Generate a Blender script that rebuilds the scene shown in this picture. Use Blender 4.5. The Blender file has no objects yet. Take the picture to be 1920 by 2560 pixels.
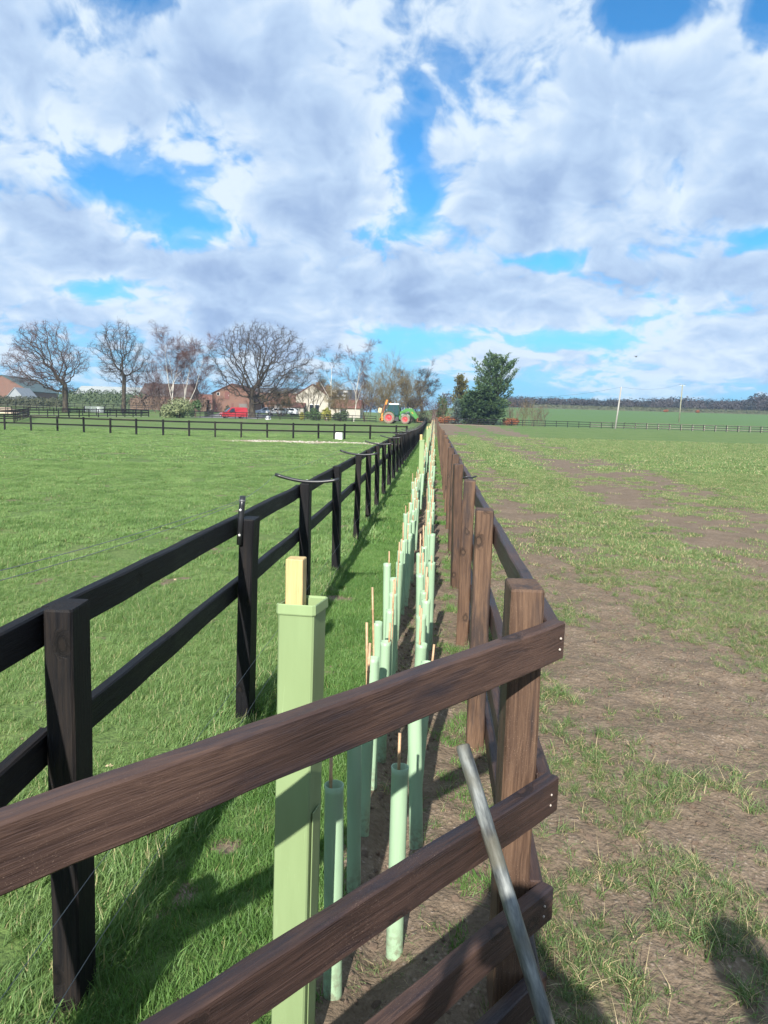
import bpy, bmesh, math, random
import numpy as np
from mathutils import Vector, Matrix, Euler
R = math.radians
scene = bpy.context.scene
col = scene.collection
# ------------------------------------------------------------------ camera
PITCH, ROLL, FPX, CAMZ = 7.491, 1.6, 1850.0, 1.6
cam_d = bpy.data.cameras.new('camera')
cam = bpy.data.objects.new('camera', cam_d)
col.objects.link(cam)
cam.matrix_world = Matrix.Translation((0, 0, CAMZ)) @ Matrix.Rotation(R(90 - PITCH), 4, 'X') @ Matrix.Rotation(R(ROLL), 4, 'Z')
cam_d.sensor_fit = 'HORIZONTAL'; cam_d.sensor_width = 36.0
cam_d.lens = FPX / 1920 * 36.0
cam_d.clip_start = 0.05; cam_d.clip_end = 5000
scene.camera = cam
# ------------------------------------------------------------------ colour management
scene.view_settings.view_transform = 'Standard'
scene.view_settings.look = 'None'
scene.view_settings.exposure = 0.95
scene.view_settings.gamma = 1.0
try: scene.view_settings.use_curve_mapping = False
except Exception: pass
try:
    scene.cycles.use_denoising = True
    scene.cycles.max_bounces = 4
    scene.cycles.transparent_max_bounces = 8
    scene.cycles.sample_clamp_indirect = 6.0
except Exception: pass
# ------------------------------------------------------------------ sun and sky
SUN_EL, SUN_AZ = 31.0, 9.5            # shadows run forward, 9.5 degrees to the right of the view axis
sdir = Vector((math.sin(R(SUN_AZ)) * math.cos(R(SUN_EL)), math.cos(R(SUN_AZ)) * math.cos(R(SUN_EL)), -math.sin(R(SUN_EL))))
sun_d = bpy.data.lights.new('sun', 'SUN')
sun = bpy.data.objects.new('sun', sun_d); col.objects.link(sun)
sun.rotation_euler = sdir.to_track_quat('-Z', 'Y').to_euler()
sun_d.energy = 4.8; sun_d.angle = R(0.53); sun_d.color = (1.0, 0.95, 0.87)

world = bpy.data.worlds.new('World'); scene.world = world
world.use_nodes = True
class NT:
    """small helper to write node trees"""
    def __init__(s, nt): s.nt = nt; s.N = nt.nodes; s.L = nt.links
    def n(s, typ, **kw):
        x = s.N.new(typ)
        for k, v in kw.items(): setattr(x, k, v)
        return x
    def put(s, sock, v):
        if hasattr(v, 'is_linked') or hasattr(v, 'links'): s.L.new(v, sock)
        else: sock.default_value = v
    def m(s, op, a, b=0.0, c=0.0, clamp=False):
        x = s.n('ShaderNodeMath', operation=op); x.use_clamp = clamp
        s.put(x.inputs[0], a); s.put(x.inputs[1], b)
        if len(x.inputs) > 2: s.put(x.inputs[2], c)
        return x.outputs[0]
    def v(s, op, a, b=(0, 0, 0), scale=None):
        x = s.n('ShaderNodeVectorMath', operation=op)
        s.put(x.inputs[0], a)
        if op != 'SCALE': s.put(x.inputs[1], b)
        else: s.put(x.inputs[3], scale)
        return x.outputs[1] if op in ('LENGTH', 'DOT_PRODUCT', 'DISTANCE') else x.outputs[0]
    def mix(s, f, a, b, mode='MIX'):
        x = s.n('ShaderNodeMix', data_type='RGBA', blend_type=mode)
        s.put(x.inputs[0], f); s.put(x.inputs[6], a); s.put(x.inputs[7], b)
        return x.outputs[2]
    def noise(s, vec, scale, detail=4, rough=0.55, dist=0.0, out=0):
        x = s.n('ShaderNodeTexNoise')
        if vec is not None: s.L.new(vec, x.inputs['Vector'])
        x.inputs['Scale'].default_value = scale; x.inputs['Detail'].default_value = detail
        x.inputs['Roughness'].default_value = rough; x.inputs['Distortion'].default_value = dist
        return x.outputs[out]
    def ss(s, val, lo, hi, a=0.0, b=1.0):
        x = s.n('ShaderNodeMapRange', interpolation_type='SMOOTHSTEP')
        s.put(x.inputs[0], val); s.put(x.inputs[1], lo); s.put(x.inputs[2], hi); s.put(x.inputs[3], a); s.put(x.inputs[4], b)
        return x.outputs[0]
    def ramp(s, f, stops, interp='LINEAR'):
        x = s.n('ShaderNodeValToRGB'); x.color_ramp.interpolation = interp
        el = x.color_ramp.elements
        while len(el) < len(stops): el.new(0.5)
        for e, (p, c) in zip(el, stops):
            e.position = p; e.color = (*c, 1) if len(c) == 3 else c
        s.put(x.inputs[0], f)
        return x.outputs[0]
    def mapping(s, vec, loc=(0, 0, 0), rot=(0, 0, 0), sc=(1, 1, 1)):
        x = s.n('ShaderNodeMapping'); s.L.new(vec, x.inputs[0])
        s.put(x.inputs[1], loc); s.put(x.inputs[2], rot); s.put(x.inputs[3], sc)
        return x.outputs[0]

def build_world():
    t = NT(world.node_tree); t.N.clear()
    out = t.n('ShaderNodeOutputWorld'); bg = t.n('ShaderNodeBackground')
    sky = t.n('ShaderNodeTexSky', sky_type='NISHITA')
    sky.sun_disc = False; sky.sun_elevation = R(SUN_EL); sky.sun_rotation = R(180 + SUN_AZ)
    sky.air_density = 1.0; sky.dust_density = 0.3; sky.ozone_density = 2.5
    tc = t.n('ShaderNodeTexCoord'); d = t.v('NORMALIZE', tc.outputs['Generated'])
    sp = t.n('ShaderNodeSeparateXYZ'); t.L.new(d, sp.inputs[0])
    x, y, z = sp.outputs
    az = t.m('MULTIPLY', t.m('ARCTAN2', x, y), 57.2958)
    el = t.m('MULTIPLY', t.m('ARCSINE', z), 57.2958)
    def layer(lift):
        """the cloud field on the dome, finer and flatter towards the horizon; lift looks a little higher up"""
        zz = t.m('ADD', t.m('MAXIMUM', z, 0.0), lift)
        S = t.m('ADD', 3.4, t.m('DIVIDE', 1.35, t.m('ADD', zz, 0.20)))
        d2 = t.v('ADD', d, (0.0, 0.0, lift))
        return t.v('ADD', t.v('SCALE', d2, scale=S), (3.1, 1.7, 0.4))
    P0 = layer(0.0); P1 = layer(0.014); P2 = layer(0.045)
    warp = t.v('SCALE', t.v('SUBTRACT', t.noise(P0, 1.4, 2, 0.5, out=1), (0.5, 0.5, 0.5)), scale=0.5)
    # where the cloud cover is broken or heaped: (azimuth, elevation, half-widths, weight), smooth bumps on the dome
    bump = None
    for (a, e, wa, we, amp) in SKY_SPOTS:
        da = t.m('MULTIPLY', t.m('SUBTRACT', az, a), 1.0 / wa); de = t.m('MULTIPLY', t.m('SUBTRACT', el, e), 1.0 / we)
        r2 = t.m('ADD', t.m('MULTIPLY', da, da), t.m('MULTIPLY', de, de))
        g = t.m('MULTIPLY', t.m('EXPONENT', t.m('MULTIPLY', r2, -1.0)), amp)
        bump = g if bump is None else t.m('ADD', bump, g)
    def dens(vec, det):
        v2 = t.v('ADD', vec, warp)
        big = t.noise(v2, 0.8, 1, 0.5)
        puff = t.m('ABSOLUTE', t.m('SUBTRACT', t.m('MULTIPLY', t.noise(v2, 1.7, det, 0.5), 2.0), 1.0))     # rounded billows
        fine = t.noise(v2, 4.6, det + 2, 0.55)
        return t.m('ADD', t.m('ADD', t.m('MULTIPLY', big, 0.40), t.m('MULTIPLY', puff, 0.30)), t.m('MULTIPLY', fine, 0.31))
    n0 = dens(P0, 4); n1 = dens(P1, 3); n2 = dens(P2, 1)
    low = t.m('MULTIPLY', t.ss(el, 3.0, 6.0), t.ss(el, 10.0, 15.0, 1.0, 0.0))
    D = t.m('ADD', t.m('ADD', t.m('ADD', n0, bump), 0.185), t.m('MULTIPLY', low, 0.05))
    mask = t.ss(D, 0.45, 0.60)
    thin = t.ss(D, 0.38, 0.50, 0.0, 0.22)
    cover = t.m('MAXIMUM', mask, thin)
    relief = t.m('ADD', t.m('MULTIPLY', t.m('SUBTRACT', n0, n1), 1.3), t.m('MULTIPLY', t.m('SUBTRACT', n0, n2), 1.5))
    core = t.ss(D, 0.56, 0.84)
    lit = t.m('ADD', t.m('SUBTRACT', 0.90, t.m('MULTIPLY', core, 0.56)), relief, clamp=True)
    ccol = t.ramp(lit, [(0.0, (0.132, 0.195, 0.320)), (0.40, (0.198, 0.275, 0.412)), (0.72, (0.285, 0.370, 0.492)), (1.0, (0.410, 0.475, 0.540))])
    skyc = t.v('MULTIPLY', t.v('SCALE', sky.outputs[0], scale=0.085), (0.30, 0.80, 1.08))
    haze = t.ss(el, 0.0, 12.0, 0.85, 0.0)
    base = t.mix(haze, skyc, (0.13, 0.30, 0.475, 1))
    fade = t.ss(el, -0.5, 4.0, 0.40, 1.0)
    res = t.mix(t.m('MULTIPLY', cover, fade), base, ccol)
    t.L.new(res, bg.inputs[0]); bg.inputs[1].default_value = 1.0
    t.L.new(bg.outputs[0], out.inputs[0])
# azimuth is degrees right of the view axis, elevation degrees above the horizon
SKY_SPOTS = [(-19.1, 15.0, 4.4, 1.5, -0.30), (-14.4, 12.8, 3.8, 1.3, -0.24), (1.3, 19.0, 1.3, 1.6, -0.24), (1.9, 22.3, 1.0, 1.0, -0.12),
    (2.2, 15.6, 1.5, 1.4, -0.28), (0.1, 13.4, 2.6, 1.0, -0.24), (17.1, 26.0, 3.3, 1.5, -0.34), (24.6, 25.5, 1.2, 2.2, -0.28),
    (-17.7, 26.0, 2.4, 0.9, -0.24), (25.5, 12.3, 2.2, 0.8, -0.26), (-21.3, 8.1, 2.4, 0.9, -0.28),
    (2.1, 5.5, 3.4, 0.8, -0.24), (14.1, 5.8, 5.5, 0.7, -0.22), (-13.5, 22.0, 4.0, 2.2, 0.12), (3.5, 23.4, 0.8, 1.2, -0.08), (11.4, 11.4, 2.4, 0.7, -0.18),
    (8, 2.6, 30, 1.2, -0.06),
    (-6.8, 21.0, 6.5, 4.5, 0.10), (-21.0, 20.0, 6.0, 2.6, 0.16), (16.3, 20.8, 7.4, 3.9, 0.10), (-24.2, 12.4, 3.3, 2.6, 0.14),
    (-7.1, 14.2, 3.8, 2.2, 0.16), (10.2, 15.8, 4.9, 2.0, 0.12), (2.0, 8.8, 11.9, 1.5, 0.12), (-13.4, 10.1, 8.4, 1.2, 0.10), (21.6, 9.9, 4.4, 1.6, 0.12), (23.7, 6.2, 3.2, 1.0, 0.12)]
build_world()
world.cycles.sampling_method = 'MANUAL'; world.cycles.sample_map_resolution = 256
# ------------------------------------------------------------------ photograph pixel (1920 x 2560) to a place in the world
_sr, _cr, _sp, _cp = math.sin(R(ROLL)), math.cos(R(ROLL)), math.sin(R(PITCH)), math.cos(R(PITCH))
def ray(u, v):
    r, d = u - 960.0, v - 1280.0
    X = r * _cr + d * _sr; D = -r * _sr + d * _cr
    return X, FPX * _cp - D * _sp, -FPX * _sp - D * _cp
def at(u, v, Y):
    q = ray(u, v); k = Y / q[1]
    return Vector((q[0] * k, Y, CAMZ + q[2] * k))
def onz(u, v, z=0.0):
    q = ray(u, v); k = (z - CAMZ) / q[2]
    return Vector((q[0] * k, q[1] * k, z))
# ------------------------------------------------------------------ numpy value noise
_rng = np.random.RandomState(11)
_tab = _rng.rand(256, 256)
def vnoise(x, y):
    x = np.asarray(x, float); y = np.asarray(y, float)
    xi = np.floor(x).astype(int); yi = np.floor(y).astype(int)
    fx = x - xi; fy = y - yi
    fx = fx * fx * (3 - 2 * fx); fy = fy * fy * (3 - 2 * fy)
    a = _tab[xi % 256, yi % 256]; b = _tab[(xi + 1) % 256, yi % 256]
    c = _tab[xi % 256, (yi + 1) % 256]; e = _tab[(xi + 1) % 256, (yi + 1) % 256]
    return (a * (1 - fx) + b * fx) * (1 - fy) + (c * (1 - fx) + e * fx) * fy
def fbm(x, y, o=4):
    s = 0; a = 0.5
    for i in range(o):
        s = s + a * vnoise(x * 2 ** i + 17.3 * i, y * 2 ** i + 9.1 * i); a *= 0.5
    return s / (1 - 0.5 ** o)
def sstep(a, b, x):
    t = np.clip((np.asarray(x, float) - a) / (b - a), 0, 1)
    return t * t * (3 - 2 * t)
# ------------------------------------------------------------------ mesh helpers
class MB:
    def __init__(s): s.v = []; s.f = []; s.mi = []; s.cur = 0
    def quadbox(s, c, sz, M=None, bev=0.0):
        """box, optionally with chamfered edges"""
        hx, hy, hz = sz[0] / 2, sz[1] / 2, sz[2] / 2
        c = Vector(c)
        if bev <= 0:
            pts = [(-hx, -hy, -hz), (hx, -hy, -hz), (hx, hy, -hz), (-hx, hy, -hz), (-hx, -hy, hz), (hx, -hy, hz), (hx, hy, hz), (-hx, hy, hz)]
            fs = [(0, 3, 2, 1), (4, 5, 6, 7), (0, 1, 5, 4), (1, 2, 6, 5), (2, 3, 7, 6), (3, 0, 4, 7)]
        else:
            b = min(bev, hx * .9, hy * .9, hz * .9)
            pts = []; idx = {}
            for sx in (-1, 1):
                for sy in (-1, 1):
                    for sz_ in (-1, 1):
                        for ax in range(3):
                            p = [sx * (hx - b), sy * (hy - b), sz_ * (hz - b)]
                            p[ax] = (sx * hx, sy * hy, sz_ * hz)[ax]
                            idx[(sx, sy, sz_, ax)] = len(pts); pts.append(tuple(p))
            fs = []
            def q(*k): fs.append(tuple(idx[i] for i in k))
            for s_ in (-1, 1):
                o = (1, -1)[s_ < 0]
                def wind(l): return l if s_ > 0 else l[::-1]
                fs.append(tuple(wind([idx[(s_, -1, -1, 0)], idx[(s_, 1, -1, 0)], idx[(s_, 1, 1, 0)], idx[(s_, -1, 1, 0)]])))
                fs.append(tuple(wind([idx[(-1, s_, -1, 1)], idx[(-1, s_, 1, 1)], idx[(1, s_, 1, 1)], idx[(1, s_, -1, 1)]])))
                fs.append(tuple(wind([idx[(-1, -1, s_, 2)], idx[(1, -1, s_, 2)], idx[(1, 1, s_, 2)], idx[(-1, 1, s_, 2)]])))
            for a in (-1, 1):
                for b_ in (-1, 1):
                    q((-1, a, b_, 1), (1, a, b_, 1), (1, a, b_, 2), (-1, a, b_, 2))
                    q((a, -1, b_, 0), (a, 1, b_, 0), (a, 1, b_, 2), (a, -1, b_, 2))
                    q((a, b_, -1, 0), (a, b_, 1, 0), (a, b_, 1, 1), (a, b_, -1, 1))
            for a in (-1, 1):
                for b_ in (-1, 1):
                    for c_ in (-1, 1): q((a, b_, c_, 0), (a, b_, c_, 1), (a, b_, c_, 2))
        o = len(s.v)
        for p in pts:
            p = Vector(p)
            if M is not None: p = M @ p
            s.v.append(tuple(p + c))
        for f in fs: s.f.append(tuple(i + o for i in f)); s.mi.append(s.cur)
        return s
    def tube(s, path, rad, n=8, caps=True, phase=0.0):
        path = [Vector(p) for p in path]
        if not isinstance(rad, (list, tuple)): rad = [rad] * len(path)
        o = len(s.v); prev = None
        for i, p in enumerate(path):
            if i == 0: t = path[1] - p
            elif i == len(path) - 1: t = p - path[i - 1]
            else: t = path[i + 1] - path[i - 1]
            if t.length < 1e-9: t = Vector((0, 0, 1))
            t.normalize()
            if prev is None:
                a = Vector((1, 0, 0)) if abs(t.x) < .9 else Vector((0, 1, 0))
                u = t.cross(a).normalized()
            else:
                u = prev - t * prev.dot(t)
                u = u.normalized() if u.length > 1e-6 else t.orthogonal().normalized()
            prev = u; w = t.cross(u)
            for k in range(n):
                an = 2 * math.pi * k / n + phase
                s.v.append(tuple(p + (u * math.cos(an) + w * math.sin(an)) * rad[i]))
        for i in range(len(path) - 1):
            for k in range(n):
                a = o + i * n + k; b = o + i * n + (k + 1) % n
                s.f.append((a, b, b + n, a + n)); s.mi.append(s.cur)
        if caps:
            s.f.append(tuple(o + k for k in range(n))[::-1]); s.mi.append(s.cur)
            e = o + (len(path) - 1) * n
            s.f.append(tuple(e + k for k in range(n))); s.mi.append(s.cur)
        return s
    def prism(s, poly, axis, a, b):
        """polygon in the other two axes, swept along axis from a to b"""
        o = len(s.v); n = len(poly)
        def mk(p, w):
            return {'x': (w, p[0], p[1]), 'y': (p[0], w, p[1]), 'z': (p[0], p[1], w)}[axis]
        for p in poly: s.v.append(mk(p, a))
        for p in poly: s.v.append(mk(p, b))
        for k in range(n):
            s.f.append((o + k, o + (k + 1) % n, o + n + (k + 1) % n, o + n + k)); s.mi.append(s.cur)
        s.f.append(tuple(o + k for k in range(n))[::-1]); s.mi.append(s.cur)
        s.f.append(tuple(o + n + k for k in range(n))); s.mi.append(s.cur)
        return s
    def lathe(s, prof, axis='z', c=(0, 0, 0), n=16):
        """profile of (radius, along-axis)"""
        o = len(s.v)
        for (r, h) in prof:
            for k in range(n):
                a = 2 * math.pi * k / n; x, y = r * math.cos(a), r * math.sin(a)
                p = {'z': (x, y, h), 'x': (h, x, y), 'y': (x, h, y)}[axis]
                s.v.append((p[0] + c[0], p[1] + c[1], p[2] + c[2]))
        for i in range(len(prof) - 1):
            for k in range(n):
                a = o + i * n + k; b = o + i * n + (k + 1) % n
                s.f.append((a, b, b + n, a + n)); s.mi.append(s.cur)
        return s
    def mesh(s, name, mats, smooth=False, fix=True):
        me = bpy.data.meshes.new(name)
        me.from_pydata([tuple(p) for p in s.v], [], s.f)
        for m in (mats if isinstance(mats, (list, tuple)) else [mats]): me.materials.append(m)
        if len(set(s.mi)) > 1: me.polygons.foreach_set('material_index', s.mi)
        if fix:
            b = bmesh.new(); b.from_mesh(me); bmesh.ops.recalc_face_normals(b, faces=b.faces); b.to_mesh(me); b.free()
        if smooth: me.polygons.foreach_set('use_smooth', [True] * len(me.polygons))
        me.update()
        return me
    def build(s, name, mats, parent=None, loc=(0, 0, 0), rot=(0, 0, 0), smooth=False, fix=True):
        return put(name, s.mesh(name, mats, smooth, fix), parent, loc, rot)
def put(name, me, parent=None, loc=(0, 0, 0), rot=(0, 0, 0), M=None):
    o = bpy.data.objects.new(name, me); col.objects.link(o)
    if M is not None: o.matrix_local = M
    else: o.location = loc; o.rotation_euler = rot
    if parent is not None: o.parent = parent
    return o
def tag(o, label=None, cat=None, group=None, kind=None):
    if label: o['label'] = label
    if cat: o['category'] = cat
    if group: o['group'] = group
    if kind: o['kind'] = kind
    return o
def empty(name, loc=(0, 0, 0), rz=0.0):
    o = bpy.data.objects.new(name, None); col.objects.link(o)
    o.location = loc; o.rotation_euler = (0, 0, rz); o.empty_display_size = 0.2
    return o
def copy_tree(src, parent=None):
    c = src.copy(); col.objects.link(c); c.parent = parent
    for ch in list(src.children): copy_tree(ch, c)
    return c
# ------------------------------------------------------------------ materials
def newmat(name):
    m = bpy.data.materials.new(name); m.use_nodes = True
    t = NT(m.node_tree); t.N.clear()
    o = t.n('ShaderNodeOutputMaterial'); b = t.n('ShaderNodeBsdfPrincipled')
    t.L.new(b.outputs[0], o.inputs[0])
    return m, t, b, o
def bump(t, b, h, strength=0.3, dist=0.01):
    x = t.n('ShaderNodeBump'); x.inputs['Strength'].default_value = strength; x.inputs['Distance'].default_value = dist
    t.L.new(h, x.inputs['Height']); t.L.new(x.outputs[0], b.inputs['Normal'])
def plain(name, c, rough=0.6, metal=0.0, var=0.12, scale=6.0, bumps=0.0, spec=0.5):
    m, t, b, o = newmat(name)
    tc = t.n('ShaderNodeTexCoord'); n = t.noise(tc.outputs['Object'], scale, 5, 0.6)
    f = t.ss(n, 0.3, 0.7, 1 - var, 1 + var)
    t.L.new(t.v('SCALE', (c[0], c[1], c[2]), scale=f), b.inputs['Base Color'])
    b.inputs['Roughness'].default_value = rough; b.inputs['Metallic'].default_value = metal
    b.inputs['Specular IOR Level'].default_value = spec
    if bumps: bump(t, b, n, bumps, 0.01)
    return m
def wood(name, lo, mid, hi, rough=0.6, spec=0.35, streak=1.0, tint=None, spots=None, pale=None):
    """sawn, stained softwood: grain runs along local X, each piece shifted by its own random number"""
    m, t, b, o = newmat(name)
    tc = t.n('ShaderNodeTexCoord'); oi = t.n('ShaderNodeObjectInfo')
    rnd = oi.outputs['Random']
    cx = t.n('ShaderNodeCombineXYZ')
    t.L.new(t.m('MULTIPLY', rnd, 37.0), cx.inputs[0]); t.L.new(t.m('MULTIPLY', rnd, 91.0), cx.inputs[1]); t.L.new(t.m('MULTIPLY', rnd, 53.0), cx.inputs[2])
    p = t.v('ADD', tc.outputs['Object'], cx.outputs[0])
    # knots bend the grain
    kn = t.n('ShaderNodeTexVoronoi', feature='F1', voronoi_dimensions='2D'); kn.inputs['Scale'].default_value = 1.0
    sx = t.n('ShaderNodeSeparateXYZ'); t.L.new(p, sx.inputs[0]); k2 = t.n('ShaderNodeCombineXYZ')
    t.L.new(t.m('MULTIPLY', sx.outputs[0], 6.5), k2.inputs[0]); t.L.new(t.m('MULTIPLY', t.m('ADD', sx.outputs[1], sx.outputs[2]), 10.0), k2.inputs[1])
    t.L.new(k2.outputs[0], kn.inputs['Vector'])
    sc_ = t.n('ShaderNodeSeparateColor'); t.L.new(kn.outputs['Color'], sc_.inputs[0])
    kd = t.m('ADD', t.m('ADD', kn.outputs['Distance'], t.m('MULTIPLY', t.m('SUBTRACT', t.noise(p, 45.0, 3, 0.6), 0.5), 0.22)), t.m('MULTIPLY', t.m('LESS_THAN', sc_.outputs[0], 0.80), 1.0))      # only some cells hold a knot
    kmask = t.ss(kd, 0.07, 0.30, 1.0, 0.0)
    warp = t.noise(t.mapping(p, sc=(1.6, 6, 6)), 1.0, 3, 0.5)
    g = t.mapping(p, sc=(1.6, 55.0, 55.0))
    g2 = t.v('ADD', g, t.v('SCALE', t.n('ShaderNodeCombineXYZ').outputs[0], scale=0.0))
    sw = t.n('ShaderNodeCombineXYZ'); t.L.new(t.m('MULTIPLY', t.m('ADD', t.m('MULTIPLY', kmask, 2.2), t.m('MULTIPLY', warp, 5.0)), 1.0), sw.inputs[1])
    t.L.new(t.m('MULTIPLY', warp, 3.0), sw.inputs[2])
    g3 = t.v('ADD', g, sw.outputs[0])
    grain = t.noise(g3, 2.2, 4, 0.65)
    fine = t.noise(t.mapping(p, sc=(5, 190, 190)), 2.0, 3, 0.6)
    blot = t.noise(t.mapping(p, sc=(1.4, 5, 5)), 1.5, 5, 0.6)
    f = t.m('ADD', t.m('ADD', t.m('MULTIPLY', grain, 0.62 * streak), t.m('MULTIPLY', fine, 0.26 * streak)), t.m('MULTIPLY', blot, 0.62))
    f = t.m('ADD', f, t.m('MULTIPLY', t.m('SUBTRACT', rnd, 0.5), 0.16))
    c = t.ramp(f, [(0.46, lo), (0.68, mid), (0.98, hi)])
    c = t.mix(t.m('MULTIPLY', kmask, 0.85), c, (*[x * 0.5 for x in lo], 1))
    c = t.mix(t.ss(kd, 0.05, 0.13, 0.35, 0.0), c, (*[x * 1.15 for x in hi], 1))
    if tint:      # blue-black bloom of the stain where it pooled
        bl2 = t.noise(t.mapping(p, sc=(1.1, 7, 7)), 2.0, 4, 0.6)
        c = t.mix(t.ss(bl2, 0.5, 0.68, 0.0, 0.75), c, (*tint, 1))
    if pale:      # sawdust, dried mud and scuffs
        sp = t.noise(p, 420.0, 2, 0.6)
        zone = t.noise(p, 3.0, 3, 0.5)
        c = t.mix(t.m('MULTIPLY', t.ss(sp, 0.63, 0.70), t.ss(zone, 0.48, 0.72, 0.0, 0.7)), c, (*pale, 1))
    t.L.new(c, b.inputs['Base Color'])
    t.L.new(t.ss(f, 0.4, 0.9, rough - 0.08, rough + 0.15), b.inputs['Roughness'])
    b.inputs['Specular IOR Level'].default_value = spec
    h = t.m('ADD', t.m('ADD', t.m('MULTIPLY', grain, 1.0), t.m('MULTIPLY', fine, 0.5)), t.m('MULTIPLY', kmask, -0.5))
    bump(t, b, h, 0.7, 0.004)
    return m
M = {}
M['brown'] = wood('brown_stained_wood', (0.013, 0.0085, 0.0085), (0.046, 0.026, 0.021), (0.115, 0.066, 0.047), 0.5, 0.4, 0.8, (0.013, 0.0125, 0.020), pale=(0.28, 0.20, 0.15))
M['brown_post'] = wood('brown_stained_post', (0.020, 0.012, 0.009), (0.070, 0.040, 0.026), (0.17, 0.103, 0.064), 0.6, 0.3, 1.0, (0.022, 0.019, 0.022), pale=(0.30, 0.22, 0.16))
M['black'] = wood('black_stained_wood', (0.003, 0.003, 0.004), (0.006, 0.006, 0.0075), (0.022, 0.017, 0.014), 0.55, 0.18, 1.0)
M['stake'] = wood('pale_treated_pine', (0.42, 0.30, 0.13), (0.58, 0.43, 0.21), (0.70, 0.56, 0.32), 0.7, 0.2, 0.7)
M['cane'] = plain('bamboo_cane', (0.42, 0.27, 0.155), 0.55, 0, 0.25, 30)
M['blackplastic'] = plain('black_plastic', (0.018, 0.019, 0.022), 0.35, 0, 0.1, 20)
M['wire'] = plain('galvanised_wire', (0.16, 0.165, 0.17), 0.5, 0.5, 0.15, 20)
M['screw'] = plain('zinc_screw', (0.7, 0.7, 0.68), 0.35, 0.6, 0.1, 20)
M['nail'] = plain('bare_pin', (0.55, 0.48, 0.42), 0.5, 0.2, 0.1, 20)
def guard_mat(name, c, deep, rough=0.38, scale=22.0):
    m, t, b, o = newmat(name)
    tc = t.n('ShaderNodeTexCoord'); oi = t.n('ShaderNodeObjectInfo')
    n = t.noise(t.mapping(tc.outputs['Object'], sc=(1, 1, .12)), scale, 4, 0.6)
    cc = t.mix(t.ss(n, 0.3, 0.75), (*c, 1), (*deep, 1))
    hv = t.n('ShaderNodeHueSaturation'); t.L.new(cc, hv.inputs['Color'])
    t.L.new(t.m('ADD', 0.92, t.m('MULTIPLY', oi.outputs['Random'], 0.16)), hv.inputs['Value'])
    # soil splashed up the foot, scuffs
    sp = t.n('ShaderNodeSeparateXYZ'); t.L.new(tc.outputs['Object'], sp.inputs[0])
    dirt = t.m('MULTIPLY', t.ss(sp.outputs[2], 0.0, 0.16, 1.0, 0.0), t.ss(t.noise(tc.outputs['Object'], 45, 4, 0.65), 0.42, 0.62))
    scr = t.noise(t.mapping(tc.outputs['Object'], sc=(1, 1, .05)), 140, 3, 0.6)
    sc2 = t.m('MULTIPLY', t.ss(scr, 0.62, 0.70), t.ss(t.noise(tc.outputs['Object'], 6, 2, .5), 0.45, 0.65, 0.0, 0.45))
    hv_ = t.mix(sc2, hv.outputs[0], (*[min(1, x * 1.5 + .05) for x in c], 1))
    cc2 = t.mix(t.m('MULTIPLY', dirt, 0.6), hv_, (0.17, 0.12, 0.085, 1))
    t.L.new(cc2, b.inputs['Base Color'])
    b.inputs['Roughness'].default_value = rough; b.inputs['Specular IOR Level'].default_value = 0.4
    tr = t.n('ShaderNodeBsdfTranslucent'); t.L.new(cc2, tr.inputs[0])
    mx = t.n('ShaderNodeMixShader'); mx.inputs[0].default_value = 0.22
    t.L.new(b.outputs[0], mx.inputs[1]); t.L.new(tr.outputs[0], mx.inputs[2]); t.L.new(mx.outputs[0], o.inputs[0])
    bump(t, b, n, 0.08, 0.004)
    return m
M['guard'] = guard_mat('mint_guard_plastic', (0.375, 0.535, 0.355), (0.315, 0.465, 0.305))
M['shelter'] = guard_mat('lime_shelter_plastic', (0.295, 0.395, 0.195), (0.255, 0.345, 0.165), 0.42, 14.0)
# ================================================================== ground
# fence lines: x as a function of y
def lf_x(y): return -0.81 + (np.asarray(y, float) - 1.84) * 0.0615
def rf_x(y): return 0.365 + (np.asarray(y, float) - 1.83) * 0.0655
def rowl_x(y): return lf_x(y) + 0.715 + 0.0016 * np.asarray(y, float)
def rowr_x(y): return lf_x(y) + 0.90 + 0.0026 * np.asarray(y, float)
FAR_Y = 131.0
def gz(x, y):
    """broad shape of the land"""
    x = np.asarray(x, float); y = np.asarray(y, float)
    z = -0.22 * sstep(14, 46, y) + 0.50 * sstep(62, 122, y)
    z = z + 0.10 * (fbm(x / 23.0 + 5, y / 23.0 + 3, 2) - 0.5) * sstep(12, 30, np.hypot(x, y)) * (1 - sstep(100, 140, y))
    # the field beyond the far fence climbs to the woods, more so to the right
    lift = np.clip(y - 136, 0, 190); lift = lift * lift / (lift + 14.0) * 0.034
    z = z + lift * (0.35 + 0.65 * sstep(2, 40, x))
    # farmyard rises gently on the left behind the paddocks
    z = z + 0.5 * sstep(128, 165, y) * sstep(0, -25, x)
    return z
def gz1(x, y): return float(gz(x, y))
TRACKS = [np.array([(10.2, 125), (9.06, 88), (8.41, 54.9), (6.32, 27.5), (4.94, 15.1), (4.6, 10.84), (4.32, 8.16), (4.0, 5.0), (3.7, 2.0)]),
          np.array([(15.9, 122), (13.2, 75), (10.97, 48), (7.75, 21.8), (6.6, 13.5), (6.35, 12.1), (6.2, 7.0), (6.0, 2.0)]),
          np.array([(9.4, 122), (6.6, 80), (2.95, 26.0), (2.46, 14.5), (2.07, 9.3), (1.84, 6.8), (1.74, 4.6), (1.5, 2.0)])]
def track_d(tr, x, y):
    """signed sideways distance from a wheel track (tracks run in y)"""
    o = np.argsort(tr[:, 1])
    return x - np.interp(y, tr[o, 1], tr[o, 0])
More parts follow.
